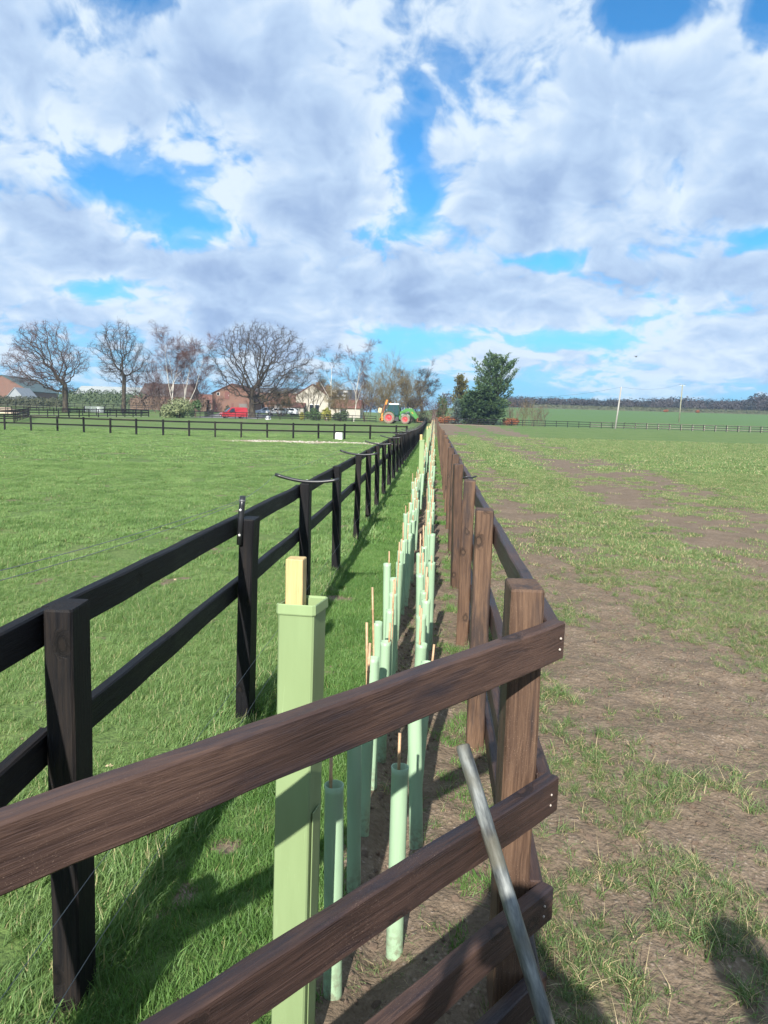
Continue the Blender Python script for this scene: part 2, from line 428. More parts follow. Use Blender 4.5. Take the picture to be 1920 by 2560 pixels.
def soil_mask(x, y):
    """1 = bare earth, 0 = full grass"""
    x = np.asarray(x, float); y = np.asarray(y, float)
    wob = (fbm(x * 1.3 + 3, y * 0.9 + 1, 3) - 0.5)
    n1 = fbm(x * 2.6 + 40, y * 2.6 + 11, 4); n2 = fbm(x * 0.55 + 7, y * 0.4 + 2, 3); n3 = fbm(x * 7.0 + 1, y * 7.0 + 4, 3)
    # paddock on the left: a few poached spots, a worn sandy line along the cross fence
    left = sstep(0.74, 0.82, n1) * 0.7 + sstep(0.80, 0.88, n3) * 0.5
    # planting strip
    ml = rowl_x(y); mr = rowr_x(y)
    t = sstep(ml - 0.10 + wob * 0.16 - .03, ml + 0.0 + wob * 0.10, x)
    strip = t * (1.0 - 0.55 * sstep(0.48, 0.60, n3) * sstep(mr + 0.02, mr + 0.20, x) - 0.55 * sstep(mr + 0.05, mr + 0.3, x) * sstep(9, 22, y))
    mole = sstep(0.71, 0.76, fbm(x * 3.1 + 9, y * 3.1 + 33, 3)) * 0.9
    strip = np.maximum(strip, mole * (1 - t))
    # arable side on the right
    near = 1 - sstep(4.0, 16.0, y)
    base = 0.12 + 0.02 * near * (1 - sstep(4.0, 8.0, x)) + (n2 - 0.5) * 0.6
    for tr, w, a in zip(TRACKS, (0.90, 0.85, 0.85), (0.74, 0.54, 0.52)):
        dd = np.abs(track_d(tr, x, y) + wob * 0.7)
        base = base + a * np.exp(-(dd / (w * (1 + y * 0.006))) ** 2) * (0.55 + 0.9 * n2)
    base = base - 0.42 * np.exp(-((track_d(TRACKS[2], x, y) - 1.15 - 0.01 * y) / 0.75) ** 2) * sstep(3.0, 9.0, y)
    base = base - 0.35 * sstep(6.5, 14.0, x - 0.10 * y) * sstep(4, 12, y)
    right = sstep(0.22, 0.74, base + (n1 - 0.5) * 1.0 + (n3 - 0.5) * 1.0)
    far = sstep(FAR_Y - 14, FAR_Y - 3, y) * (1 - sstep(FAR_Y + 1, FAR_Y + 4, y)) * (1 - sstep(12, 17, x)) * 0.95
    right = np.maximum(right, far * (x > rf_x(y)))
    right = right * (1 - sstep(FAR_Y + 2, FAR_Y + 8, y))
    m = np.where(x < lf_x(y) - 0.02, left, np.where(x < rf_x(y) + 0.05, strip, right))
    sandy = np.exp(-((y - (46.0 + 0.10 * x)) / 1.3) ** 2) * sstep(-13, -6.5, x) * (x < lf_x(y)) * (0.5 + n1)
    m = np.where(x < lf_x(y), np.maximum(m, sandy * 0.9), m)
    return np.clip(m, 0, 1)
def relief(x, y):
    """clods, the planting slit, wheel ruts"""
    s = soil_mask(x, y)
    dist = np.hypot(x, y); k = 1 - sstep(14, 40, dist)
    z = k * s * ((fbm(x * 11, y * 11, 3) - 0.5) * 0.035 + (fbm(x * 3 + 5, y * 3, 2) - 0.5) * 0.03)
    mid = (rowl_x(y) + rowr_x(y)) / 2
    z = z - 0.05 * np.exp(-((x - mid) / 0.055) ** 2) * (1 - sstep(25, 45, y)) * sstep(-2, -1, y)
    z = z + k * 0.025 * np.exp(-((x - mid - 0.16) / 0.07) ** 2) * fbm(x * 9, y * 9, 2)
    z = z + k * (x > rf_x(y)) * ((fbm(x * 0.9 + 2, y * 0.9, 3) - 0.5) * 0.06 + (fbm(x * 4.5 + 2, y * 4.5, 3) - 0.5) * 0.05)
    return z
def axis(lo, hi, c0, c1, h, g):
    a = list(np.arange(c0, c1 + h / 2, h))
    p, st = c1, h
    while p < hi: st *= 1 + g; p += st; a.append(p)
    p, st = c0, h; b = []
    while p > lo: st *= 1 + g; p -= st; b.append(p)
    return np.array(b[::-1] + a)
def build_ground():
    xs = axis(-800, 800, -1.6, 3.2, 0.03, 0.026); ys = axis(-40, 880, 0.9, 6.2, 0.03, 0.024)
    X, Y = np.meshgrid(xs, ys)
    Z = gz(X, Y) + relief(X, Y)
    nx, ny = len(xs), len(ys)
    co = np.stack([X, Y, Z], -1).reshape(-1, 3).astype(np.float32)
    i = np.arange(nx * ny).reshape(ny, nx)
    q = np.stack([i[:-1, :-1], i[:-1, 1:], i[1:, 1:], i[1:, :-1]], -1).reshape(-1, 4)
    me = bpy.data.meshes.new('ground')
    me.vertices.add(len(co)); me.vertices.foreach_set('co', co.ravel())
    me.loops.add(q.size); me.loops.foreach_set('vertex_index', q.ravel().astype(np.int32))
    me.polygons.add(len(q)); me.polygons.foreach_set('loop_start', np.arange(0, q.size, 4, dtype=np.int32))
    try: me.polygons.foreach_set('loop_total', np.full(len(q), 4, dtype=np.int32))
    except Exception: pass
    me.polygons.foreach_set('use_smooth', np.ones(len(q), dtype=bool))
    me.update(calc_edges=True); me.validate()
    at_ = me.attributes.new('soil', 'FLOAT', 'POINT'); sm_ = soil_mask(X, Y); sm_ = np.where(X > rf_x(Y), np.maximum(sm_, (0.28 + 0.2 * fbm(X * 5, Y * 5, 3)) * (1 - sstep(7, 26, Y))), sm_)
    at_.data.foreach_set('value', sm_.ravel().astype(np.float32))
    sand = np.exp(-((Y - (46.0 + 0.10 * X)) / 1.6) ** 2) * (X < lf_x(Y)) + sstep(FAR_Y - 14, FAR_Y - 5, Y) * (1 - sstep(FAR_Y + 5, FAR_Y + 9, Y)) * (X > rf_x(Y)) * 0.5
    at2 = me.attributes.new('sand', 'FLOAT', 'POINT'); at2.data.foreach_set('value', np.clip(sand, 0, 1).ravel().astype(np.float32))
    far = sstep(FAR_Y + 2, FAR_Y + 8, Y) * (X > rf_x(Y) - 8)
    at3 = me.attributes.new('farfield', 'FLOAT', 'POINT'); at3.data.foreach_set('value', far.ravel().astype(np.float32))
    me.materials.append(M['ground'])
    o = put('ground', me); tag(o, kind='structure')
    return o
def ground_mat():
    m, t, b, o = newmat('earth_and_turf')
    tc = t.n('ShaderNodeTexCoord'); P = tc.outputs['Object']
    def attr(n):
        a = t.n('ShaderNodeAttribute'); a.attribute_name = n; return a.outputs['Fac']
    soil = attr('soil'); sand = attr('sand'); far = attr('farfield')
    n_a = t.noise(P, 0.35, 4, 0.6); n_b = t.noise(P, 3.0, 5, 0.6); n_c = t.noise(P, 22.0, 5, 0.62); n_d = t.noise(P, 90.0, 4, 0.6)
    # turf seen between the blades and as a whole further off
    g = t.ramp(t.m('ADD', t.m('MULTIPLY', n_b, 0.5), t.m('MULTIPLY', n_a, 0.5)), [(0.32, (0.085, 0.140, 0.040)), (0.5, (0.120, 0.185, 0.055)), (0.68, (0.160, 0.215, 0.075))])
    g = t.mix(t.ss(n_c, 0.35, 0.7, 0.0, 0.6), g, (0.055, 0.085, 0.026, 1))
    g = t.mix(t.ss(t.noise(P, 0.9, 5, 0.7), 0.52, 0.70, 0.0, 0.5), g, (0.19, 0.205, 0.085, 1))
    g = t.mix(t.m('MULTIPLY', far, 0.8), g, (0.082, 0.150, 0.048, 1))
    s = t.ramp(t.m('ADD', t.m('ADD', t.m('MULTIPLY', n_c, 0.4), t.m('MULTIPLY', n_b, 0.25)), t.m('MULTIPLY', n_d, 0.35)), [(0.30, (0.094, 0.070, 0.049)), (0.5, (0.168, 0.127, 0.090)), (0.72, (0.268, 0.208, 0.154))])
    crumb = t.n('ShaderNodeTexVoronoi'); t.L.new(P, crumb.inputs['Vector']); crumb.inputs['Scale'].default_value = 42.0
    s = t.mix(t.m('MULTIPLY', t.ss(crumb.outputs['Distance'], 0.10, 0.34, 1.0, 0.0), t.ss(n_b, 0.42, 0.62)), s, (0.31, 0.245, 0.195, 1))
    crack = t.n('ShaderNodeTexVoronoi', feature='DISTANCE_TO_EDGE'); t.L.new(t.v('ADD', P, t.v('SCALE', t.noise(P, 9.0, 4, 0.7, out=1), scale=0.16)), crack.inputs['Vector']); crack.inputs['Scale'].default_value = 8.0
    s = t.mix(t.m('MULTIPLY', t.ss(crack.outputs['Distance'], 0.0, 0.04, 0.5, 0.0), t.ss(t.noise(P, 2.3, 4, 0.6), 0.54, 0.66)), s, (0.045, 0.032, 0.025, 1))
    s = t.mix(sand, s, (0.36, 0.29, 0.20, 1))
    f = t.ss(t.m('ADD', soil, t.m('MULTIPLY', t.m('SUBTRACT', n_c, 0.5), 0.4)), 0.06, 0.42)
    t.L.new(t.mix(f, g, s), b.inputs['Base Color'])
    b.inputs['Roughness'].default_value = 0.95; b.inputs['Specular IOR Level'].default_value = 0.15
    h = t.m('ADD', t.m('ADD', t.m('MULTIPLY', n_c, 1.0), t.m('MULTIPLY', n_d, 0.6)), t.m('MULTIPLY', crumb.outputs['Distance'], -0.5))
    bump(t, b, h, 0.9, 0.014)
    return m
M['ground'] = ground_mat()
ground = build_ground()

# ================================================================== grass (stuff)
def grass_mat(name, c1, c2, c3, dry, dryamt=0.12, var=7.0):
    m, t, b, o = newmat(name)
    oi = t.n('ShaderNodeObjectInfo'); geo = t.n('ShaderNodeNewGeometry')
    big = t.noise(geo.outputs['Position'], 0.8, 3, 0.6); sm = t.noise(geo.outputs['Position'], var, 2, 0.5)
    f = t.m('ADD', t.m('ADD', t.m('MULTIPLY', big, 0.62), t.m('MULTIPLY', oi.outputs['Random'], 0.22)), t.m('MULTIPLY', sm, 0.2))
    c = t.ramp(f, [(0.36, c1), (0.53, c2), (0.72, c3)])
    a = t.n('ShaderNodeAttribute'); a.attribute_name = 'bv'
    c = t.mix(t.ss(a.outputs['Fac'], 1 - dryamt - 0.03, 1 - dryamt + 0.03), c, (*dry, 1))
    hv = t.n('ShaderNodeHueSaturation'); t.L.new(c, hv.inputs['Color']); t.L.new(t.m('ADD', 0.78, t.m('MULTIPLY', a.outputs['Fac'], 0.44)), hv.inputs['Value'])
    c = hv.outputs[0]
    t.L.new(c, b.inputs['Base Color']); b.inputs['Roughness'].default_value = 0.5; b.inputs['Specular IOR Level'].default_value = 0.35
    tr = t.n('ShaderNodeBsdfTranslucent'); t.L.new(t.v('MULTIPLY', c, (1.25, 1.15, 0.55)), tr.inputs[0])
    mx = t.n('ShaderNodeMixShader'); mx.inputs[0].default_value = 0.35
    t.L.new(b.outputs[0], mx.inputs[1]); t.L.new(tr.outputs[0], mx.inputs[2]); t.L.new(mx.outputs[0], o.inputs[0])
    return m
M['grass_field'] = grass_mat('paddock_grass', (0.102, 0.190, 0.056), (0.162, 0.272, 0.088), (0.225, 0.335, 0.125), (0.38, 0.34, 0.19), 0.05)
M['grass_lawn'] = grass_mat('strip_grass', (0.082, 0.175, 0.044), (0.125, 0.240, 0.064), (0.172, 0.300, 0.090), (0.36, 0.32, 0.16), 0.03)
M['grass_tuft'] = grass_mat('field_tuft_grass', (0.100, 0.170, 0.056), (0.150, 0.240, 0.082), (0.215, 0.305, 0.122), (0.42, 0.35, 0.21), 0.16)
tuft_col = bpy.data.collections.new('tuft_sources')
def blade_mesh(name, mat, nb, rad, hmin, hmax, width, lean, curl, seed, wind=(0, 0), seg=3):
    rg = random.Random(seed); V = []; F = []; bv = []
    for i in range(nb):
        a = rg.uniform(0, 2 * math.pi); rr = rad * math.sqrt(rg.random())
        x, y = rr * math.cos(a), rr * math.sin(a)
        h = rg.uniform(hmin, hmax); da = rg.uniform(0, 2 * math.pi)
        L = lean * rg.uniform(0.3, 1.0)
        dx, dy = math.cos(da) * L + wind[0] * rg.uniform(.4, 1.2), math.sin(da) * L + wind[1] * rg.uniform(.4, 1.2)
        fa = rg.uniform(0, math.pi); wx, wy = math.cos(fa) * width / 2, math.sin(fa) * width / 2
        o = len(V); val = rg.random()
        for k in range(seg + 1):
            t = k / seg; w = 1 - t ** 1.6
            hz = h * (t - curl * t * t * min(1.2, math.hypot(dx, dy)) * 0.5)
            px, py = x + dx * h * t ** (1 + curl), y + dy * h * t ** (1 + curl)
            if k < seg:
                V += [(px - wx * w, py - wy * w, hz - 0.006), (px + wx * w, py + wy * w, hz - 0.006)]; bv += [val, val]
            else: V.append((px, py, hz)); bv.append(val)
        for k in range(seg - 1): F.append((o + 2 * k, o + 2 * k + 1, o + 2 * k + 3, o + 2 * k + 2))
        F.append((o + 2 * (seg - 1), o + 2 * (seg - 1) + 1, o + 2 * seg))
    me = bpy.data.meshes.new(name); me.from_pydata(V, [], F); me.materials.append(mat)
    a = me.attributes.new('bv', 'FLOAT', 'POINT'); a.data.foreach_set('value', bv)
    me.polygons.foreach_set('use_smooth', [True] * len(F)); me.update()
    return me
def scatter(name, label, cat, meshes, P, rot, scl, tid):
    """one 'stuff' object: points carrying which tuft stands there, how it is turned and how big it is"""
    c = bpy.data.collections.new(name + '_sources')
    for k, me in enumerate(meshes):
        o = bpy.data.objects.new('%s_%02d' % (name, k), me); c.objects.link(o)
    me = bpy.data.meshes.new(name); me.vertices.add(len(P)); me.vertices.foreach_set('co', np.asarray(P, np.float32).ravel()); me.update()
    a = me.attributes.new('rot', 'FLOAT_VECTOR', 'POINT'); a.data.foreach_set('vector', np.asarray(rot, np.float32).ravel())
    a = me.attributes.new('scl', 'FLOAT_VECTOR', 'POINT'); a.data.foreach_set('vector', np.asarray(scl, np.float32).ravel())
    a = me.attributes.new('tid', 'INT', 'POINT'); a.data.foreach_set('value', np.asarray(tid, np.int32))
    ng = bpy.data.node_groups.new(name + '_scatter', 'GeometryNodeTree')
    ng.interface.new_socket('Geometry', in_out='INPUT', socket_type='NodeSocketGeometry')
    ng.interface.new_socket('Geometry', in_out='OUTPUT', socket_type='NodeSocketGeometry')
    N, L = ng.nodes, ng.links
    gi = N.new('NodeGroupInput'); go = N.new('NodeGroupOutput'); ip = N.new('GeometryNodeInstanceOnPoints'); ci = N.new('GeometryNodeCollectionInfo')
    ci.inputs[0].default_value = c; ci.inputs[1].default_value = True; ci.inputs[2].default_value = True
    def na(n, dt):
        x = N.new('GeometryNodeInputNamedAttribute'); x.data_type = dt; x.inputs[0].default_value = n
        return x.outputs[0]
    L.new(gi.outputs[0], ip.inputs['Points']); L.new(ci.outputs[0], ip.inputs['Instance'])
    ip.inputs['Pick Instance'].default_value = True
    L.new(na('tid', 'INT'), ip.inputs['Instance Index'])
    e2r = N.new('FunctionNodeEulerToRotation'); L.new(na('rot', 'FLOAT_VECTOR'), e2r.inputs[0]); L.new(e2r.outputs[0], ip.inputs['Rotation'])
    L.new(na('scl', 'FLOAT_VECTOR'), ip.inputs['Scale']); L.new(ip.outputs[0], go.inputs[0])
    o = put(name, me); md = o.modifiers.new('scatter', 'NODES'); md.node_group = ng
    tag(o, label, None, None, 'stuff')
    return o
def in_view(x, y, pad=0.25):
    """a wide wedge in front of the camera, wider than the lens"""
    return np.abs(x) < (0.62 * y + 1.2 + pad)
def grow(name, label, meshes, sampler, keep, size, seed, tilt=0.12, wind=None):
    rg = np.random.RandomState(seed)
    x, y = sampler(rg)
    k = keep(x, y, rg) & in_view(x, y); x, y = x[k], y[k]
    z = gz(x, y) + relief(x, y)
    n = len(x); s = size(x, y, rg)
    rz = rg.uniform(0, 2 * math.pi, n) if wind is None else rg.normal(wind, 0.5, n)
    rot = np.stack([rg.normal(0, tilt, n), rg.normal(0, tilt, n), rz], -1)
    sc = np.stack([s, s, s * rg.uniform(0.75, 1.25, n)], -1)
    print(name, n)
    return scatter(name, label, None, meshes, np.stack([x, y, z], -1), rot, sc, rg.randint(0, len(meshes), n))
def band(y0, y1, dens, xf0, xf1):
    """uniform random points between two lines x(y)"""
    def f(rg):
        ys_ = np.linspace(y0, y1, 60); w = max(float(np.max(xf1(ys_) - xf0(ys_))), .01)
        n = int(dens * w * (y1 - y0)); y = rg.uniform(y0, y1, n)
        a, b_ = xf0(y), xf1(y); xx = a + rg.uniform(0, w, n); ok = xx < b_
        return xx[ok], y[ok]
    return f
WL = lambda y: -(0.62 * y + 1.4)
WR = lambda y: (0.62 * y + 1.4)
def lin(k):
    return lambda y: k(y)
# paddock, left of the black fence: clumped, wind-combed, long against the fence
fm = [blade_mesh('field_clump', M['grass_field'], 48, 0.062, 0.028, 0.075, 0.0038, 0.85, 0.8, 100 + i, wind=(0.45, 0.1)) for i in range(5)]
fm2 = [blade_mesh('field_patch', M['grass_field'], 210, 0.25, 0.03, 0.085, 0.0085, 0.85, 0.8, 120 + i, wind=(0.45, 0.1), seg=2) for i in range(4)]
fm3 = [blade_mesh('field_far_patch', M['grass_field'], 170, 0.62, 0.035, 0.09, 0.026, 0.8, 0.8, 140 + i, wind=(0.45, 0.1), seg=2) for i in range(3)]
kl = lambda off: (lambda x, y, rg: (x < lf_x(y) + off) & (rg.rand(len(x)) > soil_mask(x, y) * 1.1))
hgt = lambda a: (lambda x, y, rg: a * (0.28 + 0.70 * fbm(x * 1.5 + 8, y * 1.5, 3)) * (1 + 1.0 * np.exp(-((lf_x(y) - x) / 0.18) ** 2)))
NEAR1, NEAR2, NEAR3 = 7.5, 22.0, 62.0
grow('paddock_grass', 'long green grass of the left paddock beside the black fence', fm, band(0.9, NEAR1, 430, WL, lambda y: lf_x(y) + 0.06), kl(0.06), hgt(1.0), 1, 0.15, 0.2)
grow('paddock_grass', 'green paddock grass some way along the black fence', fm2, band(NEAR1, NEAR2, 30, WL, lambda y: lf_x(y) + 0.02), kl(0.02), hgt(1.0), 2, 0.10, 0.2)
grow('paddock_grass', 'far green paddock grass before the cross fence', fm3, band(NEAR2, NEAR3, 3.2, WL, lambda y: lf_x(y) - 0.1), kl(-0.3), hgt(1.0), 3, 0.06, 0.2)
# mown strip inside the fences
lm = [blade_mesh('lawn_clump', M['grass_lawn'], 40, 0.050, 0.022, 0.055, 0.0034, 0.9, 0.7, 160 + i) for i in range(5)]
lm2 = [blade_mesh('lawn_patch', M['grass_lawn'], 150, 0.15, 0.03, 0.06, 0.008, 0.9, 0.7, 180 + i, seg=2) for i in range(3)]
ks = lambda x, y, rg: (x > lf_x(y) + 0.02) & (x < rf_x(y) + 0.05) & (rg.rand(len(x)) > soil_mask(x, y) * 1.35)
grow('strip_grass', 'short mown grass in the strip between the two fences', lm, band(0.9, 9.0, 620, lambda y: lf_x(y), lambda y: rf_x(y) + 0.05), ks, lambda x, y, rg: (0.75 + 0.6 * fbm(x * 3, y * 3, 2)), 4)
grow('strip_grass', 'short mown grass further along between the fences', lm2, band(9.0, 62.0, 60, lambda y: lf_x(y), lambda y: rf_x(y) + 0.05), ks, lambda x, y, rg: (0.8 + 0.5 * fbm(x * 2, y * 2, 2)), 5)
# scattered tufts on the bare field to the right
tm = [blade_mesh('field_tuft', M['grass_tuft'], 20, 0.034, 0.04, 0.12, 0.0040, 1.6, 1.0, 200 + i) for i in range(6)]
tm2 = [blade_mesh('field_turf_patch', M['grass_tuft'], 90, 0.16, 0.018, 0.055, 0.007, 1.2, 0.9, 220 + i, seg=2) for i in range(4)]
tm3 = [blade_mesh('field_turf_far', M['grass_tuft'], 130, 0.62, 0.03, 0.075, 0.024, 1.0, 0.9, 240 + i, seg=2) for i in range(3)]
straw = [blade_mesh('straw_litter', M['grass_tuft'], 12, 0.06, 0.02, 0.05, 0.003, 3.2, 1.2, 260 + i) for i in range(3)]
kr = lambda g: (lambda x, y, rg: (x > rf_x(y) + 0.0) & (y < FAR_Y - 1) & (rg.rand(len(x)) ** g > soil_mask(x, y)))
RF0 = lambda y: rf_x(y) - 0.02
grow('field_tufts', 'scattered grass tufts on the bare earth right of the brown fence', tm, band(0.9, 8.0, 800, RF0, WR), kr(0.8), lambda x, y, rg: 0.22 + 0.70 * fbm(x * 2 + 3, y * 2, 3) * rg.uniform(0.5, 1.3, len(x)), 6, 0.2)
grow('field_tufts', 'withered grass litter lying on the bare earth', straw, band(0.9, 8.0, 170, lambda y: rowl_x(y), WR), lambda x, y, rg: (soil_mask(x, y) > 0.3) & (rg.rand(len(x)) < 0.8), lambda x, y, rg: rg.uniform(0.3, 0.9, len(x)), 7, 0.3)
grow('field_turf', 'thin grass between the wheel tracks of the right field', tm2, band(8.0, 24.0, 80, RF0, WR), kr(0.9), lambda x, y, rg: rg.uniform(0.6, 1.2, len(x)), 8, 0.1)
grow('field_turf', 'green turf of the right field towards the far fence', tm3, band(24.0, 70.0, 5.0, RF0, WR), kr(0.9), lambda x, y, rg: rg.uniform(0.6, 1.15, len(x)), 9, 0.05)
grow('strip_tufts', 'small grass tufts in the earth at the foot of the brown fence', tm, band(1.3, 9.0, 55, lambda y: rowl_x(y) + .05, lambda y: rf_x(y) + 0.1), lambda x, y, rg: rg.rand(len(x)) < 0.25 + 0.75 * (fbm(x * 4 + 30, y * 4, 2) > 0.55), lambda x, y, rg: rg.uniform(0.3, 0.75, len(x)), 10, 0.25)
# clods and stones on the worked earth
def clod_mesh(seed):
    rg = random.Random(seed); b = bmesh.new(); bmesh.ops.create_icosphere(b, subdivisions=1, radius=1.0)
    for v in b.verts: v.co *= rg.uniform(0.6, 1.15); v.co.z *= 0.6
    me = bpy.data.meshes.new('clod'); b.to_mesh(me); b.free(); me.materials.append(M['clod']); return me
M['clod'] = plain('clod_earth', (0.165, 0.122, 0.092), 0.95, 0, 0.45, 25, 0.6, 0.1)
grow('earth_clods', 'crumbly clods of earth along the planted strip', [clod_mesh(i) for i in range(6)], band(1.1, 12.0, 560, lambda y: rowl_x(y) - 0.06, lambda y: rf_x(y) + 0.05),
     lambda x, y, rg: rg.rand(len(x)) < soil_mask(x, y) * (0.15 + 0.85 * np.exp(-((x - (rowl_x(y) + rowr_x(y)) / 2) / 0.13) ** 2)), lambda x, y, rg: 0.004 + 0.018 * rg.rand(len(x)) ** 2.2, 11, 0.6)
grow('earth_clods', 'small clods and stones lying on the bare right field', [clod_mesh(10 + i) for i in range(6)], band(1.1, 9.0, 650, RF0, WR),
     lambda x, y, rg: rg.rand(len(x)) < soil_mask(x, y) * 0.7, lambda x, y, rg: 0.0025 + 0.017 * rg.rand(len(x)) ** 4, 12, 0.6)
# ================================================================== fences
def stick(L, w, h, seed, seg=10, wob=0.003, bev=0.006, x0=0.0, taper=0.0):
    """a sawn timber from x0 to x0+L along local X, w in Y, h in Z, slightly crooked, chamfered arrises"""
    rg = random.Random(seed); mb = MB()
    py = [rg.uniform(-wob, wob) for _ in range(seg + 1)]; pz = [rg.uniform(-wob, wob) for _ in range(seg + 1)]
    for i in range(1, seg): py[i] = (py[i - 1] + py[i]) / 2; pz[i] = (pz[i - 1] + pz[i]) / 2
    a, b = w / 2, h / 2; n = 8
    sec = [(-a + bev, -b), (a - bev, -b), (a, -b + bev), (a, b - bev), (a - bev, b), (-a + bev, b), (-a, b - bev), (-a, -b + bev)]
    xs_ = [x0 + L * i / seg for i in range(seg + 1)]
    rings = [(xs_[0], 0.94)] + [(x, 1.0) for x in ([xs_[0] + bev] + xs_[1:-1] + [xs_[-1] - bev])] + [(xs_[-1], 0.94)]
    for j, (x, k) in enumerate(rings):
        i = min(max(j - 1, 0), seg)
        for (yy, zz) in sec: mb.v.append((x, yy * k + py[i] + rg.uniform(-wob, wob) * .15, zz * k + pz[i] + rg.uniform(-wob, wob) * .15))
    for j in range(len(rings) - 1):
        for k in range(n):
            p = j * n + k; q = j * n + (k + 1) % n
            mb.f.append((p, q, q + n, p + n)); mb.mi.append(0)
    mb.f.append(tuple(range(n))[::-1]); mb.mi.append(0)
    e = (len(rings) - 1) * n; mb.f.append(tuple(e + k for k in range(n))); mb.mi.append(0)
    return mb
def box_stick(L, w, h, x0=0.0):
    return MB().quadbox((x0 + L / 2, 0, 0), (L, w, h))
UP = lambda rz, lean=(0, 0): Matrix.Rotation(rz, 4, 'Z') @ Matrix.Rotation(lean[0], 4, 'X') @ Matrix.Rotation(lean[1], 4, 'Y') @ Matrix(((0, 1, 0, 0), (0, 0, 1, 0), (1, 0, 0, 0), (0, 0, 0, 1)))
# UP: local X (length) -> up, local Y (w) -> world x, local Z (h) -> world y, then turned by rz
def along(p, q, unit):
    """matrix that lays a unit-long stick from p to q, its local Z kept upright"""
    p = Vector(p); q = Vector(q); d = q - p; L = d.length; xax = d / L
    yax = Vector((0, 0, 1)).cross(xax).normalized(); zax = xax.cross(yax)
    m = Matrix(((xax.x, yax.x, zax.x, p.x), (xax.y, yax.y, zax.y, p.y), (xax.z, yax.z, zax.z, p.z), (0, 0, 0, 1)))
    return m @ Matrix.Diagonal((L / unit, 1, 1, 1))
_cache = {}
def variants(key, n, fn):
    if key not in _cache: _cache[key] = [fn(i) for i in range(n)]
    return _cache[key]
def fence(name, label, cat, posts, H, pw, pd, rails, rt, rh, side, mat, group=None, seed=0, span=2, near=16.0, jit=0.012, jh=0.02, end_lap=0.0, sink=0.4, lift=None):
    """posts: ground points in order. rails: heights of the rail tops above ground. side: +1 rails on the right of the walking direction"""
    rg = random.Random(seed)
    base = Vector((posts[0][0], posts[0][1], gz1(*posts[0])))
    e = empty(name, base); tag(e, label, cat, group)
    mk = mat.name
    pm_ = M['brown_post'] if mat is M['brown'] else mat
    pn = variants(('pn', mk, H, pw, pd), 5, lambda i: stick(H + sink, pw, pd, 900 + i, 9, 0.004, 0.006, -sink).mesh('post', pm_))
    pf = variants(('pf', mk, H, pw, pd), 3, lambda i: box_stick(H + sink, pw + i * .004, pd, -sink).mesh('post', pm_))
    rn = variants(('rn', mk, rt, rh), 6, lambda i: stick(3.8, rt, rh, 950 + i, 16, 0.005, 0.005).mesh('rail', mat))
    rf = variants(('rf', mk, rt, rh), 2, lambda i: box_stick(3.8, rt, rh).mesh('rail', mat))
    P = [Vector((x, y, gz1(x, y))) for (x, y) in posts]
    for i_, dz_ in (lift or {}).items(): P[i_].z += dz_
    out = []
    for i, p in enumerate(P):
        d = (P[min(i + 1, len(P) - 1)] - P[max(i - 1, 0)]); rz = math.atan2(d.y, d.x) - math.pi / 2
        nearp = math.hypot(p.x, p.y) < near
        m = Matrix.Translation(p - base + Vector((0, 0, rg.uniform(-jh, jh) - 0.01))) @ UP(rz + rg.gauss(0, 0.05), (rg.gauss(0, jit), rg.gauss(0, jit)))
        out.append(put('post', rg.choice(pn if nearp else pf), e, M=m))
    i = 0
    while i < len(P) - 1:
        j = min(i + span, len(P) - 1)
        d = (P[j] - P[i]); perp = Vector((d.y, -d.x, 0)).normalized() * side
        nearp = min(math.hypot(P[i].x, P[i].y), math.hypot(P[j].x, P[j].y)) < near
        dd = d.normalized()
        for zt in rails:
            off = perp * (pw / 2 + rt / 2 + 0.001)
            p = P[i] - base + off + Vector((0, 0, zt - rh / 2 + rg.uniform(-.008, .008))); q = P[j] - base + off + Vector((0, 0, zt - rh / 2 + rg.uniform(-.008, .008)))
            if i == 0 and end_lap: p = p - dd * end_lap
            if i > 0: p = p + dd * 0.004
            if j == len(P) - 1: q = q + dd * (pd * 0.5)
            put('rail', rg.choice(rn if nearp else rf), e, M=along(p, q, 3.8))
        i = j
    return e, out, P, base
def line_posts(fx, ys): return [(float(fx(y)), float(y)) for y in ys]
# ---- black fence on the left of the planted strip
lys = [-2.0, -0.1, 1.84, 3.70, 5.47, 7.36, 9.33, 11.1, 12.85] + [12.85 + 1.86 * k for k in range(1, 64)]
bf, bposts, bP, bbase = fence('black_fence', 'black stained two-rail post fence with plastic wire arms beside the planted strip', 'fence', line_posts(lf_x, lys), 1.085, 0.072, 0.118, (1.055, 0.725), 0.036, 0.092, -1, M['black'], seed=3, jh=0.012, lift={0: .03, 1: .03, 2: .03})
# plastic wire arms on every second post, one upright sleeve, and the wires they carry
arm_me = MB()
pts = []
for k in range(13):
    t = k / 12 * 2 - 1
    pts.append((t * 0.235, 0.03 * t, 0.034 * t * t + (0.014 if t < 0 else -0.012) * abs(t)))
arm_me.tube(pts, 0.0125, 10)
arm_me = arm_me.mesh('wire_arm', M['blackplastic'], True)
tips = []
for i, p in enumerate(bP):
    if i >= 4 and i % 2 == 0 and p.y < 80:
        tip = p - bbase + Vector((0.01, 0, 1.092))
        a = put('wire_arm', arm_me, bf, tip, (0, 0, R(-4 + 6 * math.sin(i * 3.1))))
        tips.append(p + Vector((-0.225, 0, 1.142)))
        put('screw', variants('screw', 1, lambda i: MB().lathe([(0, .003), (.005, .003), (.006, 0)], n=8).mesh('screw', M['screw']))[0], a, (0, 0, 0.013))
up = MB().tube([(0, 0, -0.135), (0, 0, 0.0), (0.003, 0.002, 0.06), (0.005, 0.004, 0.108)], [0.0155, 0.0155, 0.0145, 0.0145], 14).mesh('wire_sleeve', M['blackplastic'], True)
p2 = bP[3]
